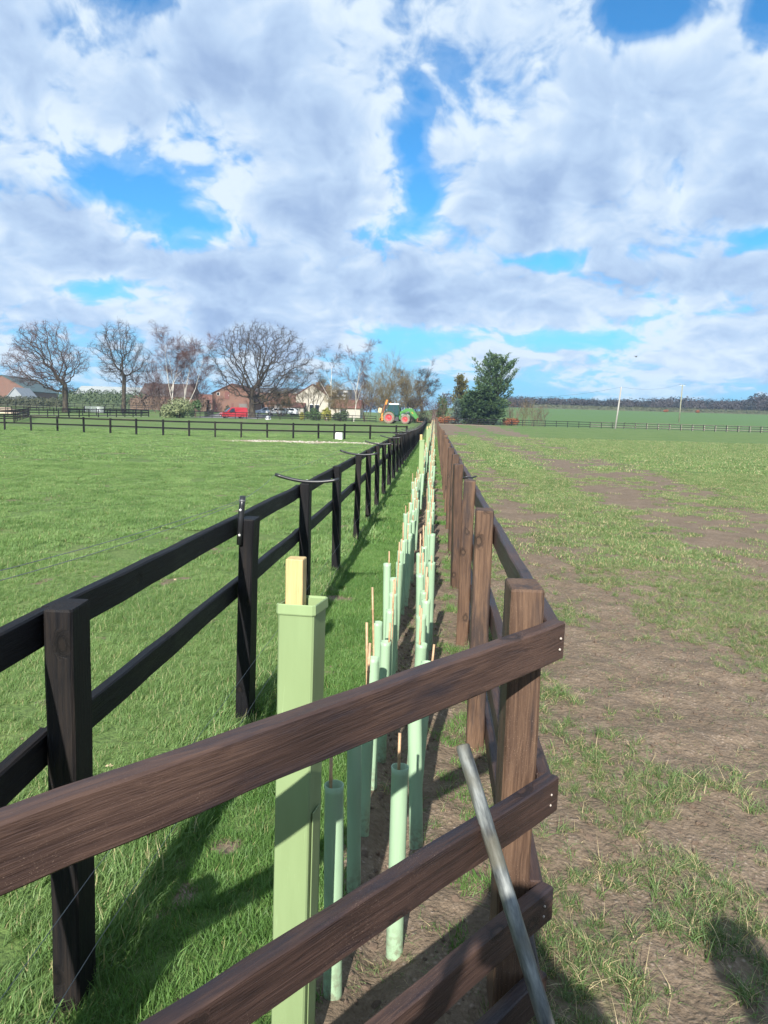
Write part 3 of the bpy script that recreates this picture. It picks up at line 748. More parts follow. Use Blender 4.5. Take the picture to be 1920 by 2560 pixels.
slv = put('wire_sleeve', up, bf, p2 - bbase + Vector((-0.012, -0.076, 1.075)), (R(-1), R(2), 0))
for z in (-0.085, 0.04): put('screw', MB().lathe([(0, .004), (.006, .003), (.0065, 0)], 'y', n=10).mesh('screw', M['screw']), slv, (0, -0.0175, z), (math.pi, 0, 0))
MB().lathe([(.0165, 0), (.0175, .002), (.0165, .004), (.0175, .006), (.0165, .008)], n=12).build('wire_binding', M['wire'], slv, (0.003, 0.002, 0.082), smooth=True)
def wire(pl, r, sag=0.03, mat=None, parent=bf, base=bbase):
    mb = MB(); path = []
    for a, b in zip(pl[:-1], pl[1:]):
        for k in range(6):
            t = k / 6; q = a.lerp(b, t); q = q + Vector((0, 0, -sag * 4 * t * (1 - t))); path.append(q - base)
    path.append(pl[-1] - base)
    mb.tube(path, r, 4, False)
    return mb.build('wire', mat or M['wire'], parent)
sl_tip = p2 + Vector((-0.010, -0.075, 1.163))
wire([Vector((-1.75, 0.1, 1.12)), Vector((-1.15, 1.84, 1.13)), sl_tip, tips[0]] + tips[1:12], 0.0013, 0.015)
wire([Vector((-1.70, 0.1, 1.09)), Vector((-1.12, 1.84, 1.11)), sl_tip + Vector((0, 0, -.008))], 0.0013, 0.02)
for z, off in ((0.33, 0.055), (0.12, 0.06)):
    wire([p + Vector((off, 0, z)) for p in bP[1:26]], 0.0012, 0.01)
# ---- brown fence on the right
rys = [1.83, 3.42, 5.14, 6.88, 8.72] + [8.72 + 1.83 * k for k in range(1, 67)]
wf, wposts, wP, wbase = fence('brown_fence', 'freshly stained brown four-rail fence along the bare field', 'fence', line_posts(rf_x, rys), 1.175, 0.082, 0.138, (1.10, 0.715, 0.415, 0.165), 0.038, 0.092, 1, M['brown'], seed=8, jh=0.016, end_lap=0.045)
wposts[0].matrix_local = Matrix.Translation((0, 0, 0.01)) @ UP(R(-2), (R(-.4), R(-.3)))
clip = MB().tube([(-.045, -.05, 0), (-.02, -.055, .012), (.02, -.05, .006), (.05, -.02, .014)], 0.006, 6)
clip.build('wire_clip', M['blackplastic'], wf, wP[2] - wbase + Vector((0, 0, 1.18)), smooth=True)
# ---- brown end fence across the strip
ux, uy = 0.687, 0.727
eP = Vector((0.452, 1.752, 0)); eu = Vector((ux, uy, 0)).normalized(); en = Vector((-eu.y, eu.x, 0))
ef = empty('brown_end_fence', Vector((-0.93, 0.33, 0))); tag(ef, 'brown stained rails of the end fence crossing in front of the guards', 'fence')
eb = ef.location
ep = stick(1.175 + .4, 0.082, 0.125, 77, 9, 0.004, 0.006, -.4).mesh('post', M['brown'])
put('post', ep, ef, M=Matrix.Translation(Vector((-0.90, 0.40, 0)) - eb) @ UP(R(-43)))
for k, zt in enumerate((1.112, 0.712, 0.412, 0.168)):
    lap = (0.0, 0.006, 0.014, 0.012)[k]
    rail = stick(2.05, 0.038, 0.094, 500 + k, 22, 0.0035, 0.004).mesh('rail', M['brown'])
    p = eP - eu * (2.05 - lap) + en * 0.019 + Vector((0, 0, zt - 0.047)); q = eP + eu * lap + en * 0.019 + Vector((0, 0, zt - 0.047))
    put('rail', rail, ef, M=along(p - eb, q - eb, 2.05))
nail = MB().lathe([(0, .004), (.0028, .003), (.003, 0)], n=8).mesh('nail', M['nail'])
for zt in (1.112, 0.712, 0.412):
    for s_, dz in ((0.028, -0.035), (0.03, -0.062)):
        o = put('nail', nail, ef, eP - eu * s_ - en * 0.0015 + Vector((0, 0, zt + dz)) - eb); o.rotation_euler = (R(90), 0, math.atan2(eu.y, eu.x))
# ---- galvanised pipe leaning on the end rails
pt, pb = at(1157, 1865, 1.645), at(1366, 2560, 1.285)
pd_ = (pb - pt).normalized(); foot = pt + pd_ * ((pt.z - 0.0) / -pd_.z)
def pipe_mat():
    m, t, b, o = newmat('weathered_galvanised_pipe')
    tc = t.n('ShaderNodeTexCoord'); P = tc.outputs['Object']
    n = t.noise(t.mapping(P, sc=(1, 1, .18)), 60, 5, 0.65); n2 = t.noise(t.mapping(P, sc=(1, 1, .3)), 14, 4, 0.6)
    c = t.ramp(t.m('ADD', t.m('MULTIPLY', n, .55), t.m('MULTIPLY', n2, .5)), [(0.42, (0.024, 0.027, 0.030)), (0.53, (0.105, 0.115, 0.112)), (0.64, (0.24, 0.255, 0.245))])
    c = t.mix(t.ss(t.noise(P, 9, 3, .5), 0.45, 0.65, 0, .6), c, (0.115, 0.105, 0.070, 1))
    t.L.new(c, b.inputs['Base Color']); b.inputs['Metallic'].default_value = 0.15
    t.L.new(t.ss(n, .35, .7, .38, .6), b.inputs['Roughness']); bump(t, b, n, 0.25, 0.002)
    return m
M['pipe'] = pipe_mat()
L_ = (foot - pt).length
pe = empty('metal_pipe', foot); tag(pe, 'weathered galvanised metal pipe leaning against the end rails', 'pipe')
pm = MB(); r_ = 0.0165; jn = 0.355
pm.lathe([(r_ * .78, L_ - .0), (r_ * .97, L_), (r_, L_ - .003), (r_, jn + .006 + L_ - 2 * jn + .0)], n=20)
pm.v = []; pm.f = []; pm.mi = []
pm.lathe([(r_ * .80, 0.0), (r_ * .80, L_ - .002), (r_ * .84, L_), (r_ * .97, L_), (r_, L_ - .003), (r_, L_ - .342), (r_ * 1.035, L_ - .345), (r_ * 1.035, L_ - .349), (r_, L_ - .352), (r_, 0.004), (r_ * .97, 0), (r_ * .80, 0)], n=20)
pq = (pt - foot).to_track_quat('Z', 'Y')
po = pm.build('tube', M['pipe'], pe, smooth=True); po.rotation_mode = 'QUATERNION'; po.rotation_quaternion = pq
M['plug'] = wood('pale_wood_plug', (0.25, 0.19, 0.13), (0.40, 0.32, 0.24), (0.52, 0.44, 0.34))
pl_ = MB().lathe([(0, L_ + .0005), (r_ * .8, L_ + .0005), (r_ * .8, L_ - .02)], n=20).build('end_plug', M['plug'], pe); pl_.rotation_mode = 'QUATERNION'; pl_.rotation_quaternion = pq

# ================================================================== tree guards and shelters
def guard_mesh(h, r, n, seed):
    rg = random.Random(seed); mb = MB(); seam = rg.randint(0, n - 1)
    hs = [0.0, h * .33, h * .66, h - .02, h]
    out = []
    for j, z in enumerate(hs):
        k = 1 + (0.02 if j == 4 else rg.uniform(-.015, .015))
        sx = rg.uniform(.96, 1.04)
        for i in range(n):
            a = 2 * math.pi * i / n; rr = r * k * (1.045 if i == seam else 1.0)
            mb.v.append((rr * math.cos(a) * sx, rr * math.sin(a) / sx, z))
    for j in range(4):
        for i in range(n):
            p = j * n + i; q = j * n + (i + 1) % n
            mb.f.append((p, q, q + n, p + n)); mb.mi.append(0)
    o = len(mb.v); t_ = 0.0016
    for z in (h, h * .5):
        for i in range(n):
            a = 2 * math.pi * i / n; mb.v.append(((r - t_) * math.cos(a), (r - t_) * math.sin(a), z))
    for i in range(n):
        q = (i + 1) % n
        mb.f.append((4 * n + i, 4 * n + q, o + q, o + i)); mb.mi.append(0)
        mb.f.append((o + i, o + q, o + n + q, o + n + i)); mb.mi.append(0)
    return mb
def cane_mesh(h, n, seed):
    rg = random.Random(seed); mb = MB(); path = []; rad = []
    z = -0.15; r0 = rg.uniform(.0048, .0062)
    bx, by = rg.uniform(-.006, .006), rg.uniform(-.006, .006); nodes = [rg.uniform(.16, .24) + k * rg.uniform(.19, .22) for k in range(6)]
    zs = sorted([-0.15, h] + [q + d for q in nodes if q < h - .02 for d in (-.006, 0, .006)])
    for z in zs:
        t = z / h; bulge = 1.0 + (0.28 if any(abs(z - q) < .001 for q in nodes) else 0)
        path.append((bx * math.sin(t * 2), by * t, z)); rad.append(r0 * (1 - .12 * t) * bulge)
    return mb.tube(path, rad, n)
g_hi = [guard_mesh(0.56 + 0.02 * i, 0.0235 + .0006 * i, 18, 30 + i).mesh('guard_tube', M['guard'], True) for i in range(4)]
g_lo = [guard_mesh(0.56 + 0.02 * i, 0.0235 + .0006 * i, 8, 40 + i).mesh('guard_tube', M['guard'], True) for i in range(4)]
c_hi = [cane_mesh(0.67 + .03 * i, 8, 50 + i).mesh('cane', M['cane'], True) for i in range(4)]
c_lo = [MB().tube([(0, 0, 0), (0.004, 0.003, 0.67 + .03 * i)], 0.0056, 4).mesh('cane', M['cane']) for i in range(3)]
rg = random.Random(21)
spots = []
first = {0: [1.86, 2.30, 2.66, 3.02, 3.28], 1: [2.04, 2.58, 2.90, 3.22, 3.62]}
for row in (0, 1):
    y = 0; ys_ = list(first[row]); y = ys_[-1]
    while y < 122: y += rg.uniform(.28, .36) if y < 50 else rg.uniform(.45, .7); ys_.append(y)
    for y in ys_: spots.append((y, row))
spots.sort()
guard_label = ['mint green tube guard with bamboo cane in the row nearer the black fence', 'mint green tube guard with bamboo cane in the row nearer the brown fence']
bare_label = ['mint green tube guard lacking a cane in the row nearer the black fence', 'mint green tube guard lacking a cane in the row nearer the brown fence']
guard_group = ['tube guards in the row nearer the black fence', 'tube guards in the row nearer the brown fence']
rest_t, rest_c = MB(), MB(); n_ind = 0
for k, (y, row) in enumerate(spots):
    x = float((rowl_x if row == 0 else rowr_x)(y)) + rg.gauss(0, .014 if y < 4 else .024)
    if row == 1 and 2.0 < y < 2.1: x = 0.068
    if y < 1.9: x = -0.105
    z = gz1(x, y) + float(relief(x, y)) - 0.004
    tilt = (rg.gauss(0, .02), rg.gauss(0, .02)) if y > 2.2 else (0.0, 0.012); ca = rg.uniform(0, 6.28)
    if n_ind < 300:
        n_ind += 1; near = y < 7
        g = empty('tree_guard', (x, y, z), rg.uniform(0, 6.28)); g.rotation_euler = (tilt[0], tilt[1], ca)
        bare = y > 3.7 and rg.random() < 0.07
        tag(g, (bare_label if bare else guard_label)[row], 'tree guard', guard_group[row])
        if y < 1.9: tag(g, 'mint green tube guard close against the big lime square shelter')
        if row == 1 and y < 2.1: tag(g, 'mint green tube guard standing alone in open earth beside the leaning pipe')
        put('guard_tube', rg.choice(g_hi if near else g_lo), g)
        if not bare:
            put('cane', rg.choice(c_hi if near else c_lo), g, (0.012, 0, 0), (rg.gauss(0, .012), rg.gauss(0, .012), rg.uniform(0, 6)))
    else:
        h = rg.uniform(.54, .62)
        rest_t.tube([(x, y, z - .02), (x + tilt[0] * h, y + tilt[1] * h, z + h)], 0.025, 6)
        rest_c.tube([(x + .012, y, z), (x + .012 + rg.gauss(0, .012), y, z + rg.uniform(.66, .78))], 0.0056, 4, False)
o = rest_t.build('distant_tree_guards', M['guard'], smooth=True); tag(o, 'far end of the double row of mint green tube guards', None, None, 'stuff')
o = rest_c.build('distant_canes', M['cane']); tag(o, 'bamboo canes standing in the far end of the guard row', None, None, 'stuff')
# square shelters
def shelter(x, y, rz, label, h=1.175, s=0.086, lean=(0, 0), stake_h=1.275):
    e = empty('tree_shelter', (x, y, gz1(x, y) - .005), rz); e.rotation_euler = (lean[0], lean[1], rz)
    tag(e, label, 'tree shelter', 'square tree shelters along the strip')
    a = s / 2; r = .004; t_ = .0025
    def ring(k, rr):
        k0 = k - rr
        return [(-k0, -k), (k0, -k), (k, -k0), (k, k0), (k0, k), (-k0, k), (-k, k0), (-k, -k0)]
    mb = MB(); n = 8; lv = [(a, 0.0), (a * 1.01, h * .35), (a * .995, h * .7), (a, h), (a - t_, h), (a - t_, h * .4)]
    rgx = random.Random(int(y * 10))
    for j, (k, z) in enumerate(lv):
        for (px, py) in ring(k, r): mb.v.append((px + rgx.uniform(-.0006, .0006), py + rgx.uniform(-.0006, .0006), z))
    for j in range(len(lv) - 1):
        for i in range(n):
            p = j * n + i; q = j * n + (i + 1) % n; mb.f.append((p, q, q + n, p + n)); mb.mi.append(0)
    put('shelter_tube', mb.mesh('shelter_tube', M['shelter']), e)
    # the fold of sheet turned over at the rim
    mb = MB(); ka = a + .0036
    lv = [(a + .0008, h - .002), (a + .0020, h + .004), (ka, h + .002), (ka + .0008, h - .018), (ka - .0005, h - .021), (a + .0006, h - .019)]
    for j, (k, z) in enumerate(lv):
        for (px, py) in ring(k, r + .002): mb.v.append((px, py, z + (.0025 if px > 0 else -.001)))
    for j in range(len(lv) - 1):
        for i in range(n):
            p = j * n + i; q = j * n + (i + 1) % n; mb.f.append((p, q, q + n, p + n)); mb.mi.append(0)
    put('rim_fold', mb.mesh('rim_fold', M['shelter']), e)
    # overlap flap down the side
    MB().quadbox((a + .0035, -.004, h * .29), (.003, s * .55, h * .58), bev=.001).build('side_flap', M['shelter'], e)
    put('stake', stick(stake_h + .3, .040, .040, int(y * 7), 8, .0015, .002, -.3).mesh('stake', M['stake']), e, M=Matrix.Translation((-.008, .012, 0)) @ UP(R(8), (R(.3), R(-.6))))
    return e
shelter(-0.190, 1.655, R(-15), 'big lime green square tree shelter with pale stake behind the end rails', lean=(0, R(0.5)))
for i, (y, lab) in enumerate([(13.2, 'square lime shelter standing alone taller than the guards halfway along'), (26.0, 'small distant square shelter, second beyond the big one'), (38.0, 'far square shelter rising above the cane tops, third beyond the big one'), (50.0, 'furthest square shelter near the end of the guard row')]):
    x = float(rowl_x(y)) + 0.015
    shelter(x, y, R(-4), lab)
# pale leaves lying in the paddock, one white scrap on the earth
def leaf_mesh(seed):
    rg = random.Random(seed); V = []; F = []; n = 9
    for k in range(n + 1):
        t = k / n; w = math.sin(math.pi * min(1, t * 1.02)) ** .8 * (.6 + .4 * math.sin(t * 17 + seed)) * .5 + .02
        bend = .25 * math.sin(t * 3 + seed)
        V += [(t - .5, -w * .55, bend * .3 + abs(w) * .22), (t - .5, 0, bend * .3), (t - .5, w * .55, bend * .3 + abs(w) * .25)]
    for k in range(n):
        for j in (0, 1): F.append((3 * k + j, 3 * k + j + 1, 3 * k + 4 + j, 3 * k + 3 + j))
    me = bpy.data.meshes.new('leaf'); me.from_pydata(V, [], F); me.materials.append(M['leaf']); me.update(); return me
M['leaf'] = plain('dead_leaf', (0.42, 0.31, 0.20), 0.7, 0, .3, 30)
lm_ = [leaf_mesh(i) for i in range(4)]
grow('dead_leaves', 'curled pale dead leaves lying in the paddock grass', lm_, band(1.2, 16.0, 2.2, WL, lambda y: lf_x(y)), lambda x, y, rg: rg.rand(len(x)) < .8, lambda x, y, rg: rg.uniform(.03, .075, len(x)), 31, 0.5)
# ================================================================== trees
def bark(name, a, b_, c, scale=3.0):
    m, t, b, o = newmat(name)
    tc = t.n('ShaderNodeTexCoord'); n = t.noise(t.mapping(tc.outputs['Object'], sc=(1, 1, .35)), scale, 5, 0.65)
    t.L.new(t.ramp(n, [(0.32, a), (0.5, b_), (0.7, c)]), b.inputs['Base Color'])
    b.inputs['Roughness'].default_value = 0.9; b.inputs['Specular IOR Level'].default_value = 0.2
    bump(t, b, n, 0.6, 0.05)
    return m
M['oak_bark'] = bark('oak_bark', (0.024, 0.019, 0.015), (0.048, 0.039, 0.028), (0.095, 0.082, 0.054))
M['oak_twig'] = bark('oak_twig', (0.028, 0.020, 0.017), (0.046, 0.033, 0.025), (0.072, 0.054, 0.038), 0.6)
M['red_twig'] = bark('red_twig', (0.060, 0.030, 0.028), (0.092, 0.050, 0.043), (0.13, 0.075, 0.060), 0.6)
M['birch_bark'] = bark('birch_bark', (0.32, 0.29, 0.25), (0.52, 0.49, 0.44), (0.62, 0.60, 0.55), 1.2)
M['olive_twig'] = bark('olive_twig', (0.095, 0.075, 0.040), (0.15, 0.12, 0.065), (0.21, 0.175, 0.10), 0.6)
M['scrub_twig'] = bark('scrub_twig', (0.070, 0.046, 0.034), (0.11, 0.075, 0.055), (0.165, 0.118, 0.086), 0.6)
def leafmat(name, a, b_, c, scale=0.9):
    m, t, b, o = newmat(name)
    geo = t.n('ShaderNodeNewGeometry'); n = t.noise(geo.outputs['Position'], scale, 4, 0.6); n2 = t.noise(geo.outputs['Position'], scale * 9, 2, 0.5)
    t.L.new(t.ramp(t.m('ADD', t.m('MULTIPLY', n, .6), t.m('MULTIPLY', n2, .4)), [(0.33, a), (0.5, b_), (0.68, c)]), b.inputs['Base Color'])
    b.inputs['Roughness'].default_value = 0.6; b.inputs['Specular IOR Level'].default_value = 0.3
    return m
M['conifer'] = leafmat('conifer_green', (0.030, 0.062, 0.028), (0.058, 0.105, 0.040), (0.105, 0.150, 0.050))
M['conifer_gold'] = leafmat('golden_conifer', (0.070, 0.068, 0.018), (0.115, 0.105, 0.028), (0.17, 0.145, 0.045))
M['conifer_blue'] = leafmat('blue_conifer', (0.070, 0.115, 0.105), (0.12, 0.175, 0.16), (0.19, 0.25, 0.235))
M['ivy'] = leafmat('ivy_green', (0.030, 0.060, 0.020), (0.055, 0.100, 0.032), (0.10, 0.155, 0.055))
M['variegated'] = leafmat('variegated_leaf', (0.060, 0.090, 0.035), (0.17, 0.20, 0.095), (0.34, 0.35, 0.19), 1.6)
M['hedge_dark'] = leafmat('hedge_dark', (0.035, 0.045, 0.024), (0.060, 0.068, 0.036), (0.095, 0.092, 0.052))
M['hedge_green'] = leafmat('hedge_green', (0.030, 0.050, 0.022), (0.048, 0.074, 0.030), (0.074, 0.098, 0.042))
M['yellow_shrub'] = leafmat('yellow_shrub', (0.11, 0.12, 0.022), (0.20, 0.20, 0.036), (0.31, 0.29, 0.060))
M['wood_far'] = leafmat('far_wood', (0.034, 0.031, 0.035), (0.054, 0.048, 0.050), (0.080, 0.071, 0.070), 0.06)
M['wood_far_dark'] = leafmat('far_wood_dark', (0.020, 0.024, 0.028), (0.032, 0.036, 0.038), (0.048, 0.050, 0.048), 0.06)
M['rust_shrub'] = leafmat('rust_shrub', (0.16, 0.055, 0.025), (0.24, 0.085, 0.035), (0.32, 0.12, 0.05))

def grow_nodes(seed, attract, trunk, step, di, dk, iters=90, gnarl=0.0):
    """space colonisation: returns node positions and parents"""
    rg = np.random.RandomState(seed)
    P = [np.array(p, float) for p in trunk]; par = [-1] + list(range(len(trunk) - 1))
    A = np.array(attract, float)
    near = np.full(len(A), 1e9); who = np.zeros(len(A), int)
    def upd(i0):
        for i in range(i0, len(P)):
            d = np.linalg.norm(A - P[i], axis=1); m = d < near; near[m] = d[m]; who[m] = i
    upd(0)
    for it in range(iters):
        act = near < di
        if not act.any(): break
        n0 = len(P); idx = np.unique(who[act])
        for i in idx:
            dv = A[act & (who == i)] - P[i]; dv /= np.linalg.norm(dv, axis=1)[:, None] + 1e-9
            g = dv.mean(0) + rg.normal(0, gnarl, 3); ln = np.linalg.norm(g)
            if ln < 1e-3: continue
            q = P[i] + g / ln * step
            P.append(q); par.append(int(i))
        if len(P) == n0: break
        upd(n0)
        keep = near > dk
        A = A[keep]; near = near[keep]; who = who[keep]
        if len(A) == 0 or len(P) > 5200: break
    return np.array(P), np.array(par)
def skeleton_mesh(P, par, r_tip, expo, r_max, mb, twig, rg, twig_len, twig_n, twig_r, tdir=(0, 0, 0.15), thick=0.0):
    n = len(P); kids = [[] for _ in range(n)]
    for i in range(1, n): kids[par[i]].append(i)
    rad = np.zeros(n); 
    for i in range(n - 1, -1, -1):
        rad[i] = r_tip if not kids[i] else sum(rad[k] ** expo for k in kids[i]) ** (1 / expo)
    s = min(1.0, r_max / rad[0]); big = rad > r_tip * 3
    rad = np.where(rad * s < r_tip, r_tip, rad * s)
    # follow the thickest child to make long tubes
    done = set(); stack = [0]
    starts = [(None, 0)]
    while starts:
        p0, i = starts.pop(); path = []; rr = []
        if p0 is not None: path.append(P[p0]); rr.append(rad[i])
        while True:
            path.append(P[i]); rr.append(rad[i])
            if not kids[i]: break
            ks = sorted(kids[i], key=lambda k: -rad[k])
            for k in ks[1:]: starts.append((i, k))
            i = ks[0]
        if len(path) > 1:
            if p0 is None: rr[0] *= 1.5; rr[1] *= 1.12 if len(rr) > 1 else 1
            rr[-1] *= .6
            mb.tube(path, [float(x) for x in rr], 7 if rr[0] > .2 else (5 if rr[0] > .06 else 3), False)
    # twigs: thin three-sided spikes on the outer wood
    up_ = np.array(tdir)
    outer = [i for i in range(n) if rad[i] < r_tip * 2.3 and i > 3]
    for i in outer:
        d0 = P[i] - P[par[i]]; d0 = d0 / (np.linalg.norm(d0) + 1e-9)
        for k in range(twig_n):
            d = d0 * rg.uniform(.2, 1.0) + np.array([rg.gauss(0, .55), rg.gauss(0, .55), rg.gauss(0, .45)]) + up_
            d /= np.linalg.norm(d) + 1e-9
            L = twig_len * rg.uniform(.5, 1.25); a = P[i] + (P[par[i]] - P[i]) * rg.random()
            m_ = a + d * L * .5 + np.array([rg.gauss(0, .06), rg.gauss(0, .06), rg.gauss(0, .06)]) * L
            spike(twig, a, m_, a + d * L + up_ * L * .2, twig_r)
            if rg.random() < .8:
                d2 = d + np.array([rg.gauss(0, .6), rg.gauss(0, .6), rg.gauss(0, .6)]); d2 /= np.linalg.norm(d2) + 1e-9
                spike(twig, m_, m_ + d2 * L * .3, m_ + d2 * L * .6 + up_ * L * .1, twig_r * .8)
    return rad
def spike(mb, a, m_, b_, r):
    o = len(mb.v); d = np.asarray(b_) - np.asarray(a); u = np.cross(d, (0.3, 0.2, 0.9)); u = u / (np.linalg.norm(u) + 1e-9) * r; w = np.cross(d, u); w = w / (np.linalg.norm(w) + 1e-9) * r
    for c, k in ((a, 1.0), (m_, .75)):
        mb.v += [tuple(c + u * k), tuple(c - u * .5 * k + w * .87 * k), tuple(c - u * .5 * k - w * .87 * k)]
    mb.v.append(tuple(b_))
    for i in range(3):
        j = (i + 1) % 3; mb.f.append((o + i, o + j, o + 3 + j, o + 3 + i)); mb.f.append((o + 3 + i, o + 3 + j, o + 6)); mb.mi += [0, 0]
def oak(u, vbase, Y, vtop, ul, ur, label, seed, trunk_frac=.22, twigmat='oak_twig', group='bare oaks by the farmyard', tr=.75, natt=1900, low=.22, skew=0.0):
    rg = random.Random(seed); nr = np.random.RandomState(seed)
    b = at(u, vbase, Y); zb = gz1(b.x, Y) - .15; H = at(u, vtop, Y).z - zb; xl = at(ul, vbase, Y).x - b.x; xr = at(ur, vbase, Y).x - b.x
    cx = (xl + xr) / 2; rx = (xr - xl) / 2
    pts = []
    while len(pts) < natt:
        p = nr.uniform(-1, 1, 3); r = np.linalg.norm(p)
        if r > 1 or r < .38 * nr.rand(): continue
        # broad dome: flattened below, lobed outline
        lob = .42 + 1.05 * fbm(math.atan2(p[1], p[0]) * 1.1 + seed, p[2] * 2.0 + seed * 3, 3)
        if r > lob: continue
        z = H * (low + (1 - low) * (.42 + .58 * p[2])) if p[2] > 0 else H * (low + (1 - low) * (.42 + .42 * p[2]))
        pts.append((cx + p[0] * rx * 1.03, p[1] * rx * .9, z))
    tz = H * trunk_frac; trunk = [(skew * k, 0.0, tz * k / 5) for k in range(6)]
    P, par = grow_nodes(seed, pts, trunk, H * .029, H * .45, H * .046, iters=120, gnarl=.28)
    br, tw = MB(), MB()
    skeleton_mesh(P, par, .026, 1.95, tr, br, tw, rg, H * .06, 5, .013)
    e = empty('oak_tree', (b.x, Y, zb), 0); tag(e, label, 'tree', group)
    br.build('trunk', M['oak_bark'], e, smooth=True, fix=False); tw.build('crown', M[twigmat], e, fix=False)
    print('oak', len(P), len(br.f), len(tw.f))
    return e
def stems(name, label, cat, u, vbase, Y, vtop, ul, ur, nst, seed, barkm, twigm, spread=.5, lean=0.0, group=None, levels=3, r0=.07, fine=.012, droop=0.0, tlen=.9, base_w=.3, twigs=4, parts=('trunk', 'crown')):
    """a many-stemmed bare tree or shrub"""
    rg = random.Random(seed)
    b = at(u, vbase, Y); zb = gz1(b.x, Y) - .1; H = at(u, vtop, Y).z - zb; W = (at(ur, vbase, Y).x - at(ul, vbase, Y).x) / 2; cx = (at(ur, vbase, Y).x + at(ul, vbase, Y).x) / 2 - b.x
    br, tw = MB(), MB()
    def branch(p, d, L, r, lv):
        n = 6; path = [p.copy()]; q = p.copy(); dd = d.copy(); rr = [r]
        for k in range(n):
            dd = (dd + Vector((rg.gauss(0, .10), rg.gauss(0, .10), rg.gauss(0, .05) - droop * (k / n) * (2 if lv == 0 else .5)))).normalized()
            q = q + dd * (L / n); path.append(q.copy()); rr.append(r * (1 - .75 * (k + 1) / n))
        (br if r > .035 else tw).tube(path, rr, 5 if r > .05 else 3, False)
        if lv == 0 or L < .7:
            for k in range(twigs):
                i = rg.randint(1, n); d2 = (dd * .8 + Vector((rg.gauss(0, .45), rg.gauss(0, .45), rg.gauss(0, .35) - droop * 2))).normalized(); l2 = tlen * rg.uniform(.5, 1.2)
                a = path[i]; spike(tw, np.array(a), np.array(a + d2 * l2 * .5), np.array(a + d2 * l2 + Vector((0, 0, -droop * l2))), fine)
            return
        for k in range(rg.randint(5, 8)):
            i = rg.randint(2, n); t = i / n
            ang = rg.uniform(.35, .8); az = rg.uniform(0, 6.283); o = dd.orthogonal().normalized(); o = Matrix.Rotation(az, 3, dd) @ o
            d2 = (dd * math.cos(ang) + o * math.sin(ang) + Vector((0, 0, .12))).normalized()
            branch(path[i], d2, L * rg.uniform(.35, .55) * (1.15 - .3 * t), max(.012, rr[i] * .62), lv - 1)
    for s in range(nst):
        a = rg.uniform(0, 6.283); off = Vector((math.cos(a) * base_w * rg.random() * W + cx * .3, math.sin(a) * base_w * rg.random() * W, 0))
        tx = cx + math.cos(a) * W * spread * rg.uniform(.3, 1.0); ty = math.sin(a) * W * spread * rg.uniform(.3, 1.0)
        hh = H * rg.uniform(.72, 1.0) * (.82 if nst > 1 else .86)
        d = (Vector((tx + lean * hh, ty, hh)) - off).normalized()
        branch(off, d, hh, r0 * rg.uniform(.7, 1.1), levels - 1)
    e = empty(name, (b.x, Y, zb)); tag(e, label, cat, group)
    br.build(parts[0], M[barkm], e, smooth=True, fix=False); tw.build(parts[1], M[twigm], e, fix=False)
    return e
def leaf_cloud(mb, c, rx, ry, rz, n, size, rg, shell=.55, flat=0.0, lob=.25, seed=0, hang=0.0):
    """many leaf-sized bent faces through an uneven lump"""
    for k in range(n):
        while True:
            p = Vector((rg.uniform(-1, 1), rg.uniform(-1, 1), rg.uniform(-1, 1))); r = p.length
            if r < 1e-3 or r > 1: continue
            if r < shell and rg.random() < .75: continue
            k_ = 1 - lob + 2 * lob * float(vnoise(math.atan2(p.y, p.x) * 1.6 + seed * 3.1 + 10, p.z / r * 2.2 + seed + 10))
            break
        q = Vector((c[0] + p.x * rx * k_, c[1] + p.y * ry * k_, c[2] + p.z * rz * k_))
        d = (p.normalized() + Vector((rg.gauss(0, .5), rg.gauss(0, .5), rg.gauss(0, .5) + .25 - hang))).normalized(); s = size * rg.uniform(.55, 1.3)
        u_ = d.orthogonal().normalized(); u_ = Matrix.Rotation(rg.uniform(0, 6.28), 3, d) @ u_; w = d.cross(u_)
        o = len(mb.v)
        mb.v += [tuple(q - u_ * s * .5), tuple(q + w * s * .32 + d * s * .12), tuple(q + u_ * s * .6), tuple(q - w * s * .32 + d * s * .12)]
        mb.f += [(o, o + 1, o + 2), (o, o + 2, o + 3)]; mb.mi += [0, 0]
def bush(name, label, cat, u, vbase, Y, vtop, ul, ur, mat, n, size, seed, lumps=9, group=None, stem=None, depth=.8, part='crown', solid=True):
    rg = random.Random(seed); b = at((ul + ur) / 2, vbase, Y); zb = gz1(b.x, Y) - .05
    H = at((ul + ur) / 2, vtop, Y).z - zb; W = (at(ur, vbase, Y).x - at(ul, vbase, Y).x) / 2
    mb = MB()
    for k in range(lumps):
        x = rg.uniform(-.62, .62) * W; z = H * rg.uniform(.22, .72) * (1 - .35 * abs(x / W)); r = rg.uniform(.34, .5)
        leaf_cloud(mb, (x, rg.uniform(-.5, .5) * W * depth, z), W * r, W * r * depth, H * r * .62, n // lumps, size, rg, .6, seed=seed + k)
    e = empty(name, (b.x, Y, zb)); tag(e, label, cat, group)
    mb.build(part, M[mat], e, fix=False)
    sm = MB()
    for k in range(5):
        a = rg.uniform(-.4, .4) * W; sm.tube([(a * .3, 0, -.1), (a * .7, rg.uniform(-.2, .2), H * .35), (a, rg.uniform(-.3, .3), H * .6)], [.06, .04, .015], 5)
    sm.build('stem', M[stem or 'scrub_twig'], e)
    return e
